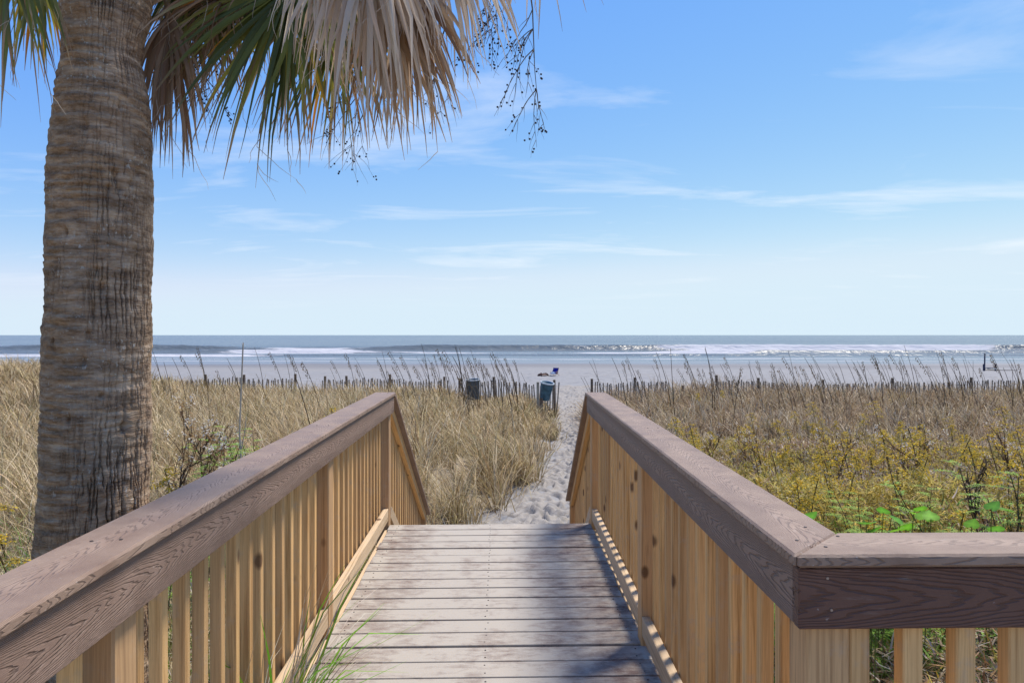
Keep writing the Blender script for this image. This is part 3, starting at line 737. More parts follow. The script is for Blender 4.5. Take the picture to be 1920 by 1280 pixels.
def tufts(name, n, region, per, hgt, pal, wts, label, lean_bias=(-.25, .0), green_near=0.0, wmul=1.0, kind_cat='dune grass', dens=None, clump=.16):
    xs_, ys_ = [], []
    while len(xs_) < n:
        y = region[2] + (region[3] - region[2]) * rng.random() ** region[4]; lim = y * .95 + 5.0
        x = rng.uniform(max(region[0], -lim), min(region[1], lim))
        if max(region[0], -lim) >= min(region[1], lim): continue
        if abs(x) > y * .80 + 1.6 and rng.random() > .5: continue
        if dens is not None and rng.random() > dens(x, y): continue
        if blocked(np.array(x), np.array(y)): continue
        xs_.append(x); ys_.append(y)
    xs_ = np.array(xs_); ys_ = np.array(ys_)
    sz = .6 + .9 * fbm(xs_ * .4, ys_ * .4, 101) * rng.uniform(.6, 1.2, n)
    cnt = np.maximum(6, rng.normal(per, per * .25, n)).astype(int)
    idx = np.repeat(np.arange(n), cnt); m = len(idx)
    az = rng.uniform(0, 2 * math.pi, m); rad = np.abs(rng.normal(0, clump, m))
    px = xs_[idx] + np.cos(az) * rad; py = ys_[idx] + np.sin(az) * rad
    az = az + rng.normal(0, .5, m)
    lean = np.abs(rng.normal(.30, .22, m)) + rad * .9; droop = rng.uniform(.3, 1.7, m)
    # prevailing wind from the right
    vx = np.cos(az) * np.sin(lean) + lean_bias[0]; vy = np.sin(az) * np.sin(lean) + lean_bias[1]
    az = np.arctan2(vy, vx); lean = np.arctan2(np.hypot(vx, vy), np.cos(lean))
    Ls = hgt * sz[idx] * rng.uniform(.55, 1.25, m)
    Ls = Ls * (1 + np.where(px > 0, .42, -.04) * sstep(py, 21, 26))
    low = sstep(py, 17, 22) * sstep(px / py, -.10, -.06) * (1 - sstep(px / py, .08, .11))
    Ls = Ls * (1 - .50 * low)
    tcol = (pick(pal, n, wts) * rng.uniform(.7, 1.2, (n, 1)))[idx] * .55 + pick(pal, m, wts) * .45
    u_ = rng.random(m); hi = u_ < .16; lo = u_ > .74
    tcol[hi] = tcol[hi] * .4 + np.array([.72, .60, .42]) * .6; tcol[lo] = tcol[lo] * .35 + np.array([.12, .075, .04]) * .5
    if green_near > 0:
        g = rng.random(m) < green_near * np.clip((7.5 - py) / 4, 0, 1); tcol[g] = pick([(.10, .20, .03), (.16, .26, .04), (.22, .26, .06)], int(g.sum()))
    wd = (.0034 + .00085 * py) * rng.uniform(.7, 1.3, m) * wmul
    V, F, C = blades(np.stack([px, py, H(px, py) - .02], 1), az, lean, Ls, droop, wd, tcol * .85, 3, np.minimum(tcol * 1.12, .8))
    return link(name, mesh_np(name, V, F, C, M_GRASS, False), label=label, cat=kind_cat, kind='stuff')
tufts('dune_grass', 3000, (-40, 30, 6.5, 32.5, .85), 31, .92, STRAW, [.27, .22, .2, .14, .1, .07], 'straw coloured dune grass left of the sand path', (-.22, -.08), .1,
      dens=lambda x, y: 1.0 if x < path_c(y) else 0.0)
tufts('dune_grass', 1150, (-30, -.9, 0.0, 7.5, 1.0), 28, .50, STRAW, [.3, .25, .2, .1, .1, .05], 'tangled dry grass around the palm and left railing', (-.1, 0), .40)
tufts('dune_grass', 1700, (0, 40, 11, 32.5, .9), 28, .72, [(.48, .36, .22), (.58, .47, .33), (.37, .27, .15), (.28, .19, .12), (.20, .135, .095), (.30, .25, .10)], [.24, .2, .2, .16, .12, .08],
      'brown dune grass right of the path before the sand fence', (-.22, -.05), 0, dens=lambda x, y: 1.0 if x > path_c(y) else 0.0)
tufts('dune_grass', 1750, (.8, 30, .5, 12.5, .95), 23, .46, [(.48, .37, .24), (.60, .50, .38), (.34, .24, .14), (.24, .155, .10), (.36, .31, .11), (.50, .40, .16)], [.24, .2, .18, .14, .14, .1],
      'matted dry grass and weeds behind the right railing', (-.1, 0), .25, dens=lambda x, y: 1.0 if x > path_c(y) else 0.0)
# fallen stems lying about
n = 16000
y = 1.2 + 10 * rng.random(n) ** 1.2; x = rng.uniform(-1, 1, n) * (y * .85 + 2.5)
ok = ~blocked(x, y); x, y = x[ok], y[ok]; n = len(x)
V, F, C = blades(np.stack([x, y, H(x, y) + rng.uniform(.0, .16, n)], 1), rng.uniform(0, 6.28, n), rng.normal(1.45, .15, n), rng.uniform(.2, .6, n), rng.normal(.1, .4, n),
                 .003 + .0006 * y, pick([(.50, .45, .38), (.42, .36, .28), (.34, .27, .19), (.58, .53, .46)], n))
link('fallen_stems', mesh_np('fallen_stems', V, F, C, M_GRASS, False), label='pale fallen stems littering the ground by the railings', cat='dead stems', kind='stuff')

# low leafy tangle right of the path
n = 195000
y = 2.0 + 11.5 * rng.random(n) ** .9; x = rng.uniform(.8, 1, n) * 0 + rng.uniform(0, 1, n) * (y * .85 + 3.0) + .75
ok = ~blocked(x, y) & (x > path_c(y)) & (fbm(x * 1.1, y * 1.1, 131) > .36); x, y = x[ok], y[ok]; n = len(x)
hgt = .70 * fbm(x * .8, y * .8, 133) * np.interp(y, [2, 5, 9, 13], [.7, 1.05, 1.1, .7])
z = H(x, y) + hgt * rng.random(n) ** .6 * 1.25
zonec = fbm(x * .9, y * .9, 135)[:, None]; cA = pick([(.38, .31, .07), (.50, .37, .06), (.30, .24, .06)], n); cB = pick([(.30, .17, .08), (.40, .28, .16), (.52, .43, .33), (.19, .11, .065)], n)
cG = pick([(.14, .26, .04), (.20, .32, .05)], n); gsel = (rng.random(n) < .62 * np.clip((5.8 - y) / 2.0, 0, 1) * np.clip((y - 3.3) / .5, 0, 1))[:, None]
cc = np.where(rng.random((n, 1)) < sstep(zonec, .32, .56), cA, cB); cc = np.where(gsel, cG, cc)
V, F, C = blades(np.stack([x, y, z], 1), rng.uniform(0, 6.28, n), rng.uniform(.5, 1.9, n), rng.uniform(.05, .15, n), rng.normal(.4, .6, n), .006 + .0012 * y, cc, 2)
link('weed_thicket', mesh_np('weed_thicket', V, F, C, M_GRASS, False), label='tangle of low brown and olive weeds behind the right railing', cat='weeds', kind='stuff')

# ------------------------------------------------------------------ plants
def gz(x, y): return float(H(np.array(x), np.array(y)))
def place(mesh_parts, name, x, y, rz, s, label, cat, group=None, dz=-.02):
    """a plant: first mesh is the thing, the others are its parts"""
    M = Matrix.Translation((x, y, gz(x, y) + dz)) @ Matrix.Rotation(rz, 4, 'Z') @ Matrix.Diagonal((s, s, s, 1))
    o = bpy.data.objects.new(name, mesh_parts[0][1]); COL.objects.link(o); o.matrix_local = M; tag(o, label, cat, group)
    for pn, me in mesh_parts[1:]:
        c = bpy.data.objects.new(pn, me); COL.objects.link(c); c.parent = o
        if pn in ('flower_plume', 'seed_plume', 'fern_leaves', 'dry_leaves', 'seed_head'): c['kind'] = 'stuff'
    return o
def leaf_quad(acc, p, d, L, w, col, r, up_=Vector((0, 0, 1)), droop=.25):
    d = Vector(d).normalized(); s = d.cross(up_)
    if s.length < 1e-3: s = Vector((1, 0, 0))
    s.normalize(); m_ = p + d * L * .5; e = p + d * L + Vector((0, 0, -droop * L))
    acc.add([p, m_ - s * w / 2, e, m_ + s * w / 2], [(0, 1, 2, 3)], tuple(col))
def goldenrod(seed, h=.75, bloom=True):
    r = random.Random(seed); st = Acc(); fl = Acc()
    dd = Vector((r.gauss(0, .15) - .12, r.gauss(0, .15), 1)).normalized(); p = Vector((0, 0, 0)); pts = [p.copy()]
    for k in range(8):
        dd = (dd + Vector((r.gauss(-.02, .05), r.gauss(0, .05), 0))).normalized(); p = p + dd * h / 8; pts.append(p.copy())
    Vv, Ff = tube(pts, [.006 - .0004 * k for k in range(9)], 4); st.add(Vv, Ff, (.17, .12, .06))
    for q in range(38):
        t = r.uniform(.12, .92); k = int(t * 8); a = r.uniform(0, 6.28)
        c = r.choice([(.24, .24, .06), (.31, .27, .09), (.27, .17, .08), (.16, .20, .05), (.36, .30, .16)])
        leaf_quad(st, pts[k].lerp(pts[k + 1], t * 8 - k), (math.cos(a), math.sin(a), .35), r.uniform(.05, .10), r.uniform(.010, .017), c, r)
    cols = [(.74, .48, .04), (.80, .58, .06), (.56, .38, .05), (.46, .38, .09)] if bloom else [(.46, .40, .33), (.55, .50, .44), (.34, .26, .18)]
    for b in range(9):
        t = .70 + .3 * b / 8; k = min(7, int(t * 8)); q0 = pts[k].lerp(pts[k + 1], min(1, t * 8 - k)); a = r.uniform(0, 6.28)
        bd = Vector((math.cos(a), math.sin(a), .55)).normalized(); q = q0.copy(); bp = [q.copy()]; BL = h * .17 * (1.25 - t)  * 2.2
        for m_ in range(4): bd = (bd + Vector((-.10, 0, -.28))).normalized(); q = q + bd * BL / 4; bp.append(q.copy())
        Vv, Ff = tube(bp, [.002] * 5, 3); st.add(Vv, Ff, (.24, .22, .06))
        for z in range(26):
            c = r.choice(bp[1:]) + Vector((r.gauss(0, .010), r.gauss(0, .010), abs(r.gauss(0, .010)))); v = Vector((r.gauss(0, 1), r.gauss(0, 1), r.gauss(0, 1)))
            leaf_quad(fl, c, v, r.uniform(.010, .020), r.uniform(.007, .012), r.choice(cols), r, Vector((r.gauss(0, 1), r.gauss(0, 1), 1)))
    return [('goldenrod_plant', st.mesh('goldenrod_stem', M_PLANT, False)), ('flower_plume' if bloom else 'seed_plume', fl.mesh('plume', M_PLANT, False))]
GR = [goldenrod(s, .55 + .07 * (s % 4)) for s in range(5)]
GD = [goldenrod(50 + s, .60 + .06 * s, False) for s in range(3)]
cntr = 0
while cntr < 185:
    y = 4.8 + 9.5 * rng.random() ** .85; x = rng.uniform(1.0, y * .80 + 1.6)
    if blocked(np.array(x), np.array(y), .1): continue
    if y > 11 and rng.random() < .5: continue
    v = GR[cntr % 5]
    zone = ('nearest the railing return' if y < 6.8 else 'amid the brown weeds' if y < 9.5 else 'farthest back before the brown grass') + (', beside the right railing cap' if x < y * .42 else ', toward the right edge')
    place(v, 'goldenrod', x, y, rng.uniform(-.6, .6), rng.uniform(.95, 1.45), 'yellow goldenrod ' + zone, 'goldenrod', 'goldenrod ' + zone); cntr += 1
cntr = 0
while cntr < 60:
    y = 5 + 13 * rng.random(); x = rng.uniform(1.0, y * .78 + .6)
    if blocked(np.array(x), np.array(y), .1): continue
    place(GD[cntr % 3], 'faded_goldenrod', x, y, rng.uniform(-3, 3), rng.uniform(.7, 1.15), 'faded goldenrod gone to pale fluffy seed, right of the path', 'goldenrod', 'faded goldenrod right of the path'); cntr += 1
def xyz(px, D): return (px - 960) / FPX * D
for (px, D, s, lb) in ((20, 5.2, 1.5, 'goldenrod flowering at the left edge, before the straw grass'), (45, 4.2, 1.2, 'low goldenrod leaning left, just left of the palm trunk'),
                       (640, 12.5, 2.0, 'goldenrod showing yellow just over the far end of the left railing cap'), (610, 11.5, 1.7, 'goldenrod with small yellow tips over the middle of the left railing cap'),
                       (345, 6.0, 1.35, 'goldenrod with orange tips right beside the palm trunk'), (500, 9.0, 1.5, 'small goldenrod behind the green fern-like weeds left of the walkway'),
                       (1310, 22, 1.5, 'tall goldenrod standing before the dip in the right sand fence'), (1355, 23, 1.5, 'yellow goldenrod standing before the right sand fence post')):
    place(GR[int(px) % 5], 'goldenrod', xyz(px, D), D, 0.2, s, lb, 'goldenrod')

def fennel(seed, h=.8):
    r = random.Random(seed); st = Acc(); lf = Acc()
    for sidx in range(4):
        d = Vector((r.gauss(0, .28), r.gauss(0, .28), 1)).normalized(); p = Vector((r.gauss(0, .04), r.gauss(0, .04), 0)); pts = [p.copy()]; hh = h * r.uniform(.6, 1.0)
        for k in range(7): d = (d + Vector((r.gauss(0, .05), r.gauss(0, .05), .02))).normalized(); p = p + d * hh / 7; pts.append(p.copy())
        Vv, Ff = tube(pts, [.0055 - .0005 * k for k in range(8)], 4); st.add(Vv, Ff, (.13, .09, .05))
        for b in range(16):
            t = .35 + .65 * b / 15; k = min(6, int(t * 7)); q0 = pts[k].lerp(pts[k + 1], min(1, t * 7 - k)); a = r.uniform(0, 6.28)
            fd = Vector((math.cos(a), math.sin(a), .30)); FL = h * r.uniform(.12, .24) * (1.35 - t * .8)
            for m_ in range(9):
                f = (m_ + 1) / 9; c = q0 + fd * FL * f + Vector((0, 0, -.25 * FL * f * f))
                for sgn in (-1, 1):
                    sd = Vector((-math.sin(a) * sgn, math.cos(a) * sgn, .25)) + fd * .7
                    col = r.choice([(.20, .36, .05), (.28, .46, .06), (.38, .48, .09), (.14, .25, .04)])
                    leaf_quad(lf, c, sd, r.uniform(.022, .040) * h / .8 * 1.2, .0065, col, r)
    return [('weed_stem', st.mesh('weed_stem', M_PLANT, False)), ('fern_leaves', lf.mesh('fern_leaves', M_PLANT, False))]
FE = [fennel(s, .8) for s in range(4)]
for q, (px, D, s, lb) in enumerate(((1590, 3.9, 1.25, 'bright green feathery weed close behind the corner of the right railing'), (1660, 4.6, 1.1, 'green feathery weed behind the broad heart leaves, right railing'),
                        (1872, 4.3, 1.5, 'tall green feathery weed at the right edge above the railing return'), (1800, 4.0, 1.0, 'low feathery weed left of the tall one at right edge'),
                        (1905, 3.6, 1.0, 'feathery green weed at the far right, touching the railing return cap'),
                        (430, 6.2, 1.55, 'green feathery weed behind the left railing, left of the pale dry stick'), (470, 6.9, 1.45, 'light green feathery weed at the foot of the pale dry stick'),
                        (388, 5.0, 1.1, 'low green feathery weed showing just above the left railing cap'), (310, 4.3, 1.0, 'small bright green weed tucked right beside the palm trunk'),
                        (1530, 4.0, 1.05, 'small green feathery weed just above the mitred cap corner'))):
    place(FE[q % 4], 'feathery_weed', xyz(px, D), D, rng.uniform(0, 6), s, lb, 'weed')

cntr = 0
while cntr < 34:
    y = 3.6 + 2.0 * rng.random(); x = rng.uniform(1.0, y * .76 + .3)
    if blocked(np.array(x), np.array(y), .1): continue
    zone = 'close behind the railing return' if y < 4.2 else 'a step behind the railing return'
    place(FE[cntr % 4], 'feathery_weed', x, y, rng.uniform(0, 6), rng.uniform(.75, 1.15), 'low green feathery weed in the green band ' + zone, 'weed', 'feathery weeds ' + zone); cntr += 1
def heart_vine(seed, n=9, size=.075):
    r = random.Random(seed); st = Acc(); parts = []
    lv = []
    for i in range(n):
        p = Vector((r.gauss(0, .20), r.gauss(0, .10), 0)); top = p + Vector((r.gauss(0, .03), r.gauss(0, .03), r.uniform(.80, 1.06)))
        pts = [p, p.lerp(top, .5) + Vector((r.gauss(0, .02), 0, 0)), top]; Vv, Ff = tube(pts, [.003, .0025, .002], 4); st.add(Vv, Ff, (.18, .22, .06))
        s = size * r.uniform(.7, 1.2); A = Acc(); c = Vector(r.choice([(.16, .40, .03), (.22, .46, .04), (.13, .33, .04)]))
        a = r.uniform(0, 6.28); tilt = r.uniform(.3, .9)
        R = Matrix.Rotation(a, 3, 'Z') @ Matrix.Rotation(tilt, 3, 'X')
        ring = [(0, 0), (-.35, -.28), (-.75, -.15), (-.85, .25), (-.55, .75), (0, 1.25), (.55, .75), (.85, .25), (.75, -.15), (.35, -.28)]
        P3 = [top + R @ Vector((u * s, v * s, .22 * s * abs(u))) for u, v in ring]; mid = top + R @ Vector((0, .45 * s, -.02 * s))
        Vv = P3 + [mid]; F = []
        m_ = len(P3)
        for k in range(0, m_): F.append((k, (k + 1) % m_, m_))
        me = mesh_np('heart_leaf', [tuple(v) for v in Vv], F, [tuple(c * (.75 + .35 * (k % 2))) for k in range(len(Vv) - 1)] + [tuple(c * 1.5)], M_PLANT, False); lv.append(('heart_leaf', me))
    return [('vine', st.mesh('vine_stem', M_PLANT))] + lv
place(heart_vine(1, 11, .048), 'broadleaf_vine', xyz(1640, 3.6), 3.6, 0.1, 1.0, 'broad bright green heart leaves rising behind the middle of the railing return', 'vine', None, .0)
place(heart_vine(2, 10, .046), 'broadleaf_vine', xyz(1735, 3.5), 3.5, 0.3, 1.0, 'cluster of broad green leaves right of the other leaf cluster, behind railing return', 'vine', None, -.02)
place(heart_vine(3, 3, .046), 'broadleaf_vine', xyz(1528, 3.5), 3.5, 0.2, 1.0, 'pair of round green leaves at the mitred corner of the right railing', 'vine', None, -.02)

def shrub(seed, h=.9, leafcol=((.30, .19, .09), (.36, .25, .13), (.24, .15, .08)), fluff=True, nb=6):
    r = random.Random(seed); st = Acc(); lf = Acc()
    def br(p, d, L, rad, dep):
        pts = [p.copy()]; dd = Vector(d).normalized()
        for k in range(5): dd = (dd + Vector((r.gauss(0, .08), r.gauss(0, .08), .03))).normalized(); pts.append(pts[-1] + dd * L / 5)
        Vv, Ff = tube(pts, [rad * (1 - .12 * k) for k in range(6)], 4); st.add(Vv, Ff, (.15, .09, .05))
        if dep < 2:
            for q in range(nb if dep == 0 else 4): br(r.choice(pts[1:]), dd + Vector((r.gauss(0, .6), r.gauss(0, .5), .25)), L * r.uniform(.4, .65), rad * .6, dep + 1)
        for q in range(16 if dep else 8):
            v = Vector((r.gauss(0, 1), r.gauss(0, 1), r.gauss(0, .6))); leaf_quad(lf, r.choice(pts), v, r.uniform(.025, .055), r.uniform(.007, .012), r.choice(leafcol), r)
        if fluff and dep == 2:
            for q in range(10): leaf_quad(lf, pts[-1] + Vector((r.gauss(0, .012), r.gauss(0, .012), r.gauss(0, .012))), Vector((r.gauss(0, 1), r.gauss(0, 1), r.gauss(0, 1))), .018, .012, (.62, .58, .52), r)
    br(Vector((0, 0, 0)), (.0, 0, 1), h * .6, .009, 0)
    return [('stem', st.mesh('shrub_stem', M_PLANT, False)), ('dry_leaves', lf.mesh('dry_leaves', M_PLANT, False))]
SH = [shrub(1), shrub(2), shrub(3, .8, ((.10, .07, .05), (.16, .11, .07)), False, 4), shrub(4, .8, ((.28, .26, .08), (.36, .26, .08), (.42, .32, .07)), False, 5)]
for (v, px, D, s, lb) in ((0, 372, 7.0, 1.75, 'branching brown seeding shrub right of the palm trunk, above the left railing'), (1, 318, 5.6, 1.4, 'russet dry shrub tight against the right of the palm trunk'),
                          (1, 455, 8.0, 1.4, 'brown dry shrub behind the pale stick left of the walkway'), (0, 1340, 10.5, 1.3, 'rusty dry shrub with white fluff above the right railing cap'),
                          (2, 1512, 4.6, 1.3, 'dark withered weed stalk behind the mitred railing corner'), (2, 1812, 5.2, 1.5, 'dark brown withered stalk left of the tall feathery weed, right'),
                          (2, 1775, 4.4, 1.0, 'short blackened weed between the leaf cluster and the withered stalk'), (1, 1700, 7.6, 1.4, 'reddish brown dry shrub amid the goldenrod, middle right'),
                          (0, 1885, 8.2, 1.5, 'reddish dry shrub at the right edge below the fence'), (1, 1560, 8.8, 1.35, 'brown seeding shrub amid goldenrod, above the railing corner'),
                          (1, 1440, 9.2, 1.3, 'brown dry shrub behind the middle of the right cap')):
    place(SH[v], 'dry_shrub', xyz(px, D), D, rng.uniform(0, 6), s, lb, 'shrub')
place(shrub(9, .75, ((.42, .36, .06), (.50, .40, .07), (.30, .30, .07)), False, 5), 'yellow_leaf_sprig', .80, 8.6, .4, 1.0, 'yellow leafed sprig leaning over the sand by the right stair railing', 'shrub')
a = Acc(); Vv, Ff = tube([Vector((0, 0, 0)), Vector((.01, 0, .5)), Vector((-.02, 0, 1.0)), Vector((.015, 0, 1.85))], [.012, .011, .009, .007], 6); a.add(Vv, Ff, (.55, .50, .43))
Vv, Ff = tube([Vector((-.01, 0, .8)), Vector((.03, 0, 1.0)), Vector((.045, 0, 1.15))], [.005, .004, .003], 5); a.add(Vv, Ff, (.55, .50, .43))
place([('stick', a.mesh('dry_stick', M_PLANT))], 'dry_stick', xyz(453, 6.6), 6.6, 0, 1.0, 'tall pale bare stick standing in the grass left of the walkway', 'stick')

# tuft growing through the left railing
def tuft_obj(name, base, spec, label):
    n_ = len(spec); P = np.array([s[0] for s in spec]); V, F, C = blades(P, np.array([s[1] for s in spec]), np.array([s[2] for s in spec]), np.array([s[3] for s in spec]), np.array([s[4] for s in spec]), np.array([s[5] for s in spec]), np.array([s[6] for s in spec]), 4)
    return link(name, mesh_np(name, V, F, C, M_GRASS, True), label=label, cat='grass tuft')
sp = []
for q in range(190):
    yy = rng.normal(2.25, .28); xx = XL(yy) - rng.uniform(.020, .042); dry = rng.random() < .72
    c = pick([(.50, .43, .33), (.58, .52, .43), (.40, .28, .17)], 1)[0] if dry else pick([(.16, .36, .03), (.24, .40, .04)], 1)[0]
    sp.append(((xx, yy, -.30), rng.normal(.3, .9), abs(rng.normal(.16, .16)), rng.uniform(.58, .98), rng.uniform(.3, 1.5), rng.uniform(.003, .006) if dry else rng.uniform(.010, .018), c))
tuft_obj('grass_tuft', None, sp, 'green and dry grass blades poking through the left railing onto the deck')

# sea oats
def sea_oat(seed, h=1.5, head=True):
    h *= 1.15; r = random.Random(seed); st = Acc(); hd = Acc(); p = Vector((0, 0, 0)); d = Vector((-.16 + r.gauss(0, .10), r.gauss(0, .06), 1)).normalized(); pts = [p.copy()]
    for k in range(8): d = (d + Vector((-.035 - .012 * k * r.random(), 0, -.0))).normalized(); p = p + d * h / 8; pts.append(p.copy())
    Vv, Ff = tube(pts, [.0125 - .0009 * k for k in range(9)], 4); st.add(Vv, Ff, (.11, .08, .05))
    for q in range(5):
        k = r.randint(0, 3); a_ = r.uniform(0, 6.28); b = pts[k]; dv = Vector((math.cos(a_) * .5 - .1, math.sin(a_) * .5, .9)); L = r.uniform(.3, .6)
        Vv, Ff = ribbon([b, b + dv * L * .5, b + dv * L * .8 + Vector((-.05, 0, -.05)), b + dv * L + Vector((-.12, 0, -.2))], [.012, .012, .008, .002], Vector((1, 0, 0)).cross(dv).normalized()); st.add(Vv, Ff, (.38, .30, .18))
    for q in range(22 if head else 0):
        t = .76 + .24 * q / 21; k = min(7, int(t * 8)); b = pts[k].lerp(pts[k + 1], min(1, t * 8 - k)); dv = Vector((r.gauss(-.5, .5), r.gauss(0, .4), r.gauss(-.5, .3)))
        e = b + dv.normalized() * r.uniform(.02, .07)
        for m_ in range(2): leaf_quad(hd, e, Vector((r.gauss(-.2, .4), r.gauss(0, .4), -1)), r.uniform(.035, .055), r.uniform(.016, .024), r.choice([(.20, .14, .08), (.27, .20, .12), (.15, .11, .07)]), r, Vector((r.gauss(0, 1), r.gauss(0, 1), .2)))
    out = [('stalk', st.mesh('sea_oat_stalk', M_PLANT, False))]
    if head: out.append(('seed_head', hd.mesh('seed_head', M_PLANT, False)))
    return out
SO = [sea_oat(s, 1.5 + .1 * s, True) for s in range(4)]; SB = [sea_oat(20 + s, 1.5 + .12 * s, False) for s in range(4)]
for q in range(210):
    left = q < 95
    px = rng.uniform(285, 1040) if left else 1110 + 820 * rng.random() ** .8
    if left and rng.random() < .5: px = rng.normal(880, 70)
    D = rng.uniform(19, 31)
    if px > 1000 and px < 1100: px -= 60
    x = xyz(px, D)
    if blocked(np.array(x), np.array(D), .2): continue
    hd = rng.random() < .42; v = (SO if hd else SB)[int(rng.integers(4))]
    side_ = 'left of' if left else 'right of'
    lb = f'thin sea oat stalk with drooping seed head, {side_} the path' if hd else f'bare thin sea oat stalk leaning over the dune, {side_} the path'
    place(v, 'sea_oat', x, D, rng.normal(0, .35), rng.uniform(.8, 1.15), lb, 'sea oats', ('seeded' if hd else 'bare') + f' sea oats {side_} the path')
for (px, D, s, lb) in ((600, 11, 1.0, 'dark slender sea oat stem right behind the left railing cap'), (1372, 16, 1.0, 'upright dark sea oat seed spike standing against the surf, right'),
                       (1268, 17, 1.25, 'tallest bare upright stem crossing the horizon right of the path')):
    place(SO[0] if 'seed' in lb else SB[1], 'sea_oat', xyz(px, D), D, 1.4, s, lb, 'sea oats')

# ------------------------------------------------------------------ sand fences
slat_me = [plank_mesh(1.25 + .04 * q, .052, .012, M_SLAT, 0, 0, .001) for q in range(3)]
def round_post(h, r):
    bm = bmesh.new(); bmesh.ops.create_cone(bm, cap_ends=True, segments=10, radius1=r * 1.05, radius2=r * .92, depth=h)
    for v in bm.verts: v.co.x += .006 * math.sin(v.co.z * 9)
    me = bpy.data.meshes.new('fence_post'); bm.to_mesh(me); bm.free(); me.materials.append(M_FPOST); return me
POST = round_post(2.1, .058)
def sand_fence(A, B, topA, topB, posts, label, pitch=.105, dip=None, gaps=()):
    A = Vector(A); B = Vector(B); L = (B - A).length; d = (B - A) / L
    th = thing('sand_fence', (A.x, A.y, gz(A.x, A.y)), label, 'fence', 'sand fences along the dune')
    ang = math.atan2(d.y, d.x); n = int(L / pitch)
    def top(t):
        z = topA + (topB - topA) * t + .05 * math.sin(t * 9 + A.x) + .03 * math.sin(t * 23)
        if dip: z -= dip[1] * max(0, 1 - ((t - dip[0]) / dip[2]) ** 2)
        return z
    for q in range(n + 1):
        t = q / n
        if any(a <= t <= b for a, b in gaps): continue
        p = A + d * L * t; me = slat_me[q % 3]; hh = me.vertices[0].co.x
        M = Matrix.Translation((p.x, p.y + rng.normal(0, .015), top(t) + rng.normal(0, .022) - .63)) @ Matrix.Rotation(ang + rng.normal(0, .12), 4, 'Z') @ Matrix.Rotation(rng.normal(0, .055), 4, 'Y') @ Matrix.Rotation(math.radians(90), 4, 'Y') @ Matrix.Rotation(math.radians(90), 4, 'X')
        link('slat', me, th, M)
    for t in posts:
        p = A + d * L * t; link('fence_post', POST, th, Matrix.Translation((p.x, p.y + .06, top(t) - .90 + rng.uniform(0, .12))) @ Matrix.Rotation(rng.normal(0, .03), 4, 'Y'))
    for dz in (.10, .42, .8):
        pts = [A + d * L * q / 24 + Vector((0, -.012, 0)) for q in range(25)]
        for q, p in enumerate(pts): p.z = top(q / 24) - dz
        Vv, Ff = tube(pts, [.004] * 25, 4); link('fence_wire', mesh_np('fence_wire', [tuple(v) for v in Vv], Ff, None, M_WIRE), th)
    return th
def FZ(py, D): return CAMZ - (py + 3.5 - 628) / FPX * D
sand_fence((xyz(262, 30), 30, 0), (xyz(556, 30), 30, 0), FZ(711, 30), FZ(706, 30), (.18, .42, .66, .99), 'sand fence of weathered slats just right of the palm trunk', .110)
sand_fence((xyz(604, 31), 31, 0), (xyz(838, 30.5), 30.5, 0), FZ(708, 31), FZ(710, 30.5), (.02, .2, .55, .98), 'sand fence of weathered slats behind the far end of left railing', .115)
sand_fence((xyz(862, 28.4), 28.4, 0), (xyz(1046, 28.6), 28.6, 0), FZ(712, 28.4), FZ(716, 28.6), (.0, .35, .97), 'sand fence running from behind the grey barrel to the path', .105)
sand_fence((xyz(1110, 29), 29, 0), (xyz(1340, 28.5), 28.5, 0), FZ(713, 29), FZ(716, 28.5), (.0, .35, .75), 'sand fence starting at the right edge of the path, sagging low', .12, (.86, .32, .25))
sand_fence((xyz(1346, 28), 28, 0), (xyz(2200, 28.5), 28.5, 0), FZ(714, 28), FZ(713, 28.5), (.0, .09, .23, .38, .55, .69, .85, .98), 'long sand fence of dark slats reaching the right edge', .115)

# ------------------------------------------------------------------ barrels, chair and beach things
def lathe(name, prof, mat, n=28):
    V = []; F = []
    for (r, z) in prof:
        for q in range(n): t = 2 * math.pi * q / n; V.append((r * math.cos(t), r * math.sin(t), z))
    for k in range(len(prof) - 1):
        for q in range(n): F.append((k * n + q, k * n + (q + 1) % n, (k + 1) * n + (q + 1) % n, (k + 1) * n + q))
    return mesh_np(name, V, F, None, mat, True)
M_BLUE = mat_plain('blue_plastic', (0.055, 0.125, 0.165), .5, .5, 6); M_RIM = mat_plain('pale_rim', (.50, .55, .58), .5, .2, 10)
M_GREY = mat_plain('grey_plastic', (0.085, 0.095, 0.095), .6, .35, 7); M_PPOST = mat_plain('pale_post_wood', (.34, .30, .22), .85, .35, 12)
def barrel(loc, tilt, mat, label, rtop=.285, rbot=.205, h=.72):
    th = thing('trash_barrel', loc, label, 'barrel')
    R = Matrix.Translation(loc) @ Matrix.Rotation(tilt[1], 4, 'Y') @ Matrix.Rotation(tilt[0], 4, 'X')
    prof = [(0.001, .0), (rbot, 0), (rbot, .01)]
    for k in range(1, 12): f = k / 12; prof.append((rbot + (rtop - rbot) * f + (.008 if k in (4, 8) else 0), h * f))
    prof += [(rtop, h), (rtop - .012, h), (rbot - .012, .03), (0.001, .03)]
    link('barrel_body', lathe('barrel_body', prof, mat), th, R)
    link('barrel_rim', lathe('barrel_rim', [(rtop - .013, h + .001), (rtop - .010, h + .022), (rtop + .016, h + .022), (rtop + .018, h - .022), (rtop + .002, h - .025)], M_RIM), th, R)
    return th
D = 27.0; pb = Wp(1021, 749, D)
tb = barrel(tuple(pb), (math.radians(10), math.radians(9)), M_BLUE, 'blue trash barrel tilted on posts at the left edge of the path', .26, .185, .68)
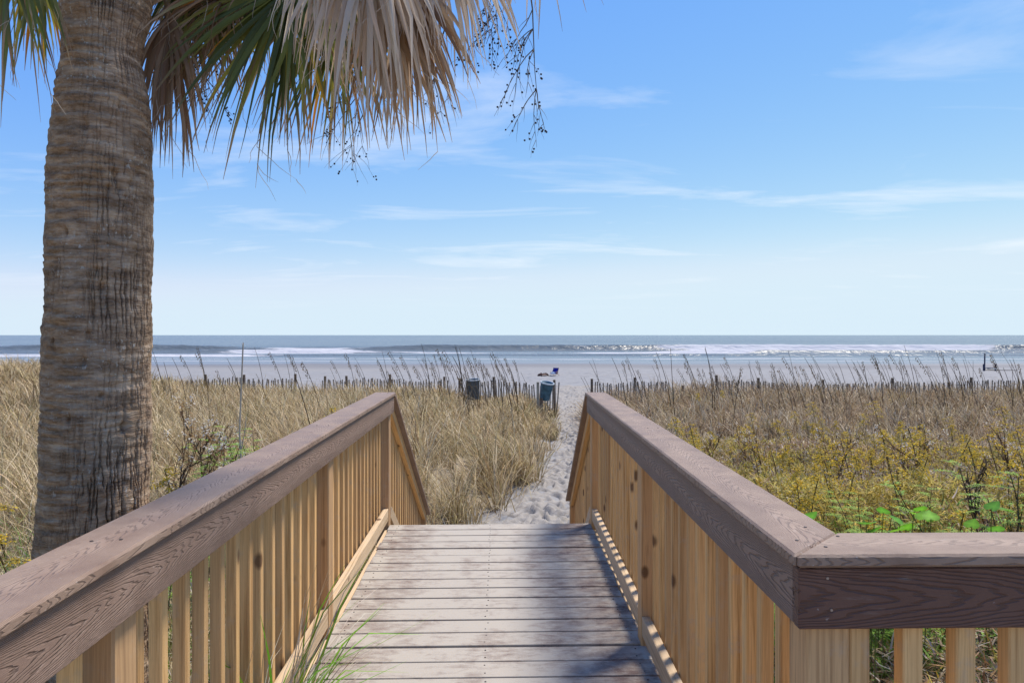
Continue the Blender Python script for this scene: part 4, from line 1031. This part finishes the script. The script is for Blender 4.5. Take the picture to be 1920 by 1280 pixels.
for (px, D2, pt, w_, m_) in ((1008.5, 26.5, 716, .05, M_PPOST), (1015, 26.7, 746, .06, M_FPOST)):
    p = Wp(px, pt, D2); g = gz(p.x, D2); plank('barrel_post', tb, (p.x, D2, g - .3), (p.x, D2, p.z), (1, 0, 0), w_ * 2, w_ * 1.6, m_)
pb = Wp(888, 748, 27.6)
barrel(tuple(pb), (math.radians(5), math.radians(-2)), M_GREY, 'dark grey trash barrel half hidden in grass before the sand fence', .275, .23, .78)

M_CLOTH = mat_plain('royal_blue_cloth', (.012, .014, .22), .8, .3, 10); M_FRAME = mat_plain('chair_wood', (.36, .22, .11), .6, .3, 12)
M_TOWEL = mat_plain('pale_blue_towel', (.28, .36, .48), .9, .25, 14); M_RUG = mat_plain('dark_brown_blanket', (.055, .025, .02), .9, .5, 9); M_RUG2 = mat_plain('tan_blanket', (.42, .28, .19), .9, .3, 9)
D = 66.0; g0 = gz(xyz(1040, D), D); cx_ = xyz(1041, D)
ch = thing('beach_chair', (cx_, D, g0), 'low beach chair with royal blue back, alone on the sand', 'beach chair')
def bent_panel(name, a, b, w, t, mat, parent, sag=.03):
    """cloth slung between two rails"""
    a, b = Vector(a), Vector(b); d = (b - a); s = Vector((0, 1, 0)); nrm = d.normalized().cross(s); V = []; F = []
    for side_ in (0, 1):
        for k in range(7):
            for q in range(5):
                u = k / 6; v = q / 4 - .5; V.append(tuple(a + d * u + s * (v * w) + nrm * (sag * math.sin(u * math.pi) + side_ * t)))
    for side_ in (0, 1):
        for k in range(6):
            for q in range(4): i_ = side_ * 35 + k * 5 + q; F.append((i_, i_ + 1, i_ + 6, i_ + 5))
    for k in range(6): F += [(k * 5, k * 5 + 5, k * 5 + 40, k * 5 + 35), (k * 5 + 4, k * 5 + 9, k * 5 + 44, k * 5 + 39)]
    for q in range(4): F += [(q, q + 1, q + 36, q + 35), (30 + q, 31 + q, 66 + q, 65 + q)]
    return link(name, mesh_np(name, V, F, None, mat, False), parent)
bent_panel('chair_back', (cx_ - .08, D, g0 + .16), (cx_ + .17, D, g0 + .72), .56, .03, M_CLOTH, ch)
bent_panel('chair_seat', (cx_ - .52, D, g0 + .24), (cx_ - .06, D, g0 + .16), .54, .03, M_CLOTH, ch)
for sy in (-.29, .29):
    plank('chair_leg', ch, (cx_ - .58, D + sy, g0 + .02), (cx_ + .10, D + sy, g0 + .30), (0, 1, 0), .03, .03, M_FRAME)
    plank('chair_leg', ch, (cx_ + .32, D + sy, g0 + .0), (cx_ - .30, D + sy, g0 + .30), (0, 1, 0), .03, .03, M_FRAME)
    plank('back_rail', ch, (cx_ - .10, D + sy, g0 + .14), (cx_ + .19, D + sy, g0 + .76), (0, 1, 0), .03, .03, M_FRAME)
    plank('armrest', ch, (cx_ - .42, D + sy, g0 + .36), (cx_ + .06, D + sy, g0 + .38), (0, 1, 0), .05, .025, M_FRAME)
ch.rotation_euler.z = 0.95
def heap(name, cx, cy, z0, lx, ly, h, mat, label, cat, seed):
    u = np.linspace(-1, 1, 40); v = np.linspace(-1, 1, 24); U, Vv = np.meshgrid(u, v, indexing='ij')
    r = np.clip(1 - np.maximum(np.abs(U) ** 3, np.abs(Vv) ** 3), 0, 1)
    zz = h * r ** .6 * (.55 + .8 * fbm(U * 3 + seed, Vv * 3, seed)) + h * .15 * np.sin(U * 14 + Vv * 3) * r
    V = np.stack([cx + U.ravel() * lx, cy + Vv.ravel() * ly, z0 - .01 + zz.ravel()], 1)
    return link(name, mesh_np(name, V, grid_faces(40, 24), None, mat), label=label, cat=cat)
heap('towel', cx_ - .22, D - .28, g0 + .20, .22, .30, .16, M_TOWEL, 'pale blue towel dropped on the seat of the blue beach chair', 'towel', 3)
heap('blanket', cx_ - 1.15, D - .2, g0, .55, .35, .24, M_RUG, 'dark brown blanket bundled on the sand left of the beach chair', 'blanket', 5)
heap('blanket', cx_ - 1.05, D - .42, g0, .26, .16, .16, M_RUG2, 'small tan cloth in front of the dark brown blanket', 'blanket', 8)

M_NAVY = mat_plain('navy_metal', (.015, .022, .06), .5, .3, 10); M_SLING = mat_plain('white_sling', (.62, .62, .58), .8, .15, 10)
D = 76.0; xb = xyz(1846, D); g0 = gz(xb, D); u_ = D / FPX
st = thing('beach_lounge_stand', (xb, D, g0), 'dark frame with one tall pole standing at the water, far right', 'beach stand')
plank('tall_pole', st, (xb, D, g0 - .05), (xb + .03, D, g0 + 33 * u_), (1, 0, 0), .10, .10, M_NAVY)
plank('base_post', st, (xb - .10, D, g0 - .05), (xb - .10, D, g0 + 13 * u_), (1, 0, 0), .12, .12, M_NAVY)
plank('cross_bar', st, (xb - .12, D, g0 + 5.5 * u_), (xb + 21 * u_, D, g0 + 6 * u_), up3, .09, .09, M_NAVY)
plank('short_post', st, (xb + 20.5 * u_, D, g0 - .05), (xb + 20.5 * u_, D, g0 + 13 * u_), (1, 0, 0), .13, .13, M_NAVY)
bent_panel('sling', (xb + .05, D - .1, g0 + 3.6 * u_), (xb + 19 * u_, D - .1, g0 + 3.9 * u_), .5, .10, M_SLING, st, -.06)
plank('long_spar', st, (xb + .1, D + .3, g0 + 1.5 * u_), (xb + 66 * u_, D + .3, g0 + 1.0 * u_), up3, .06, .06, M_FPOST)

for o in list(bpy.data.objects):
    if '_o' in o.keys(): del o['_o']
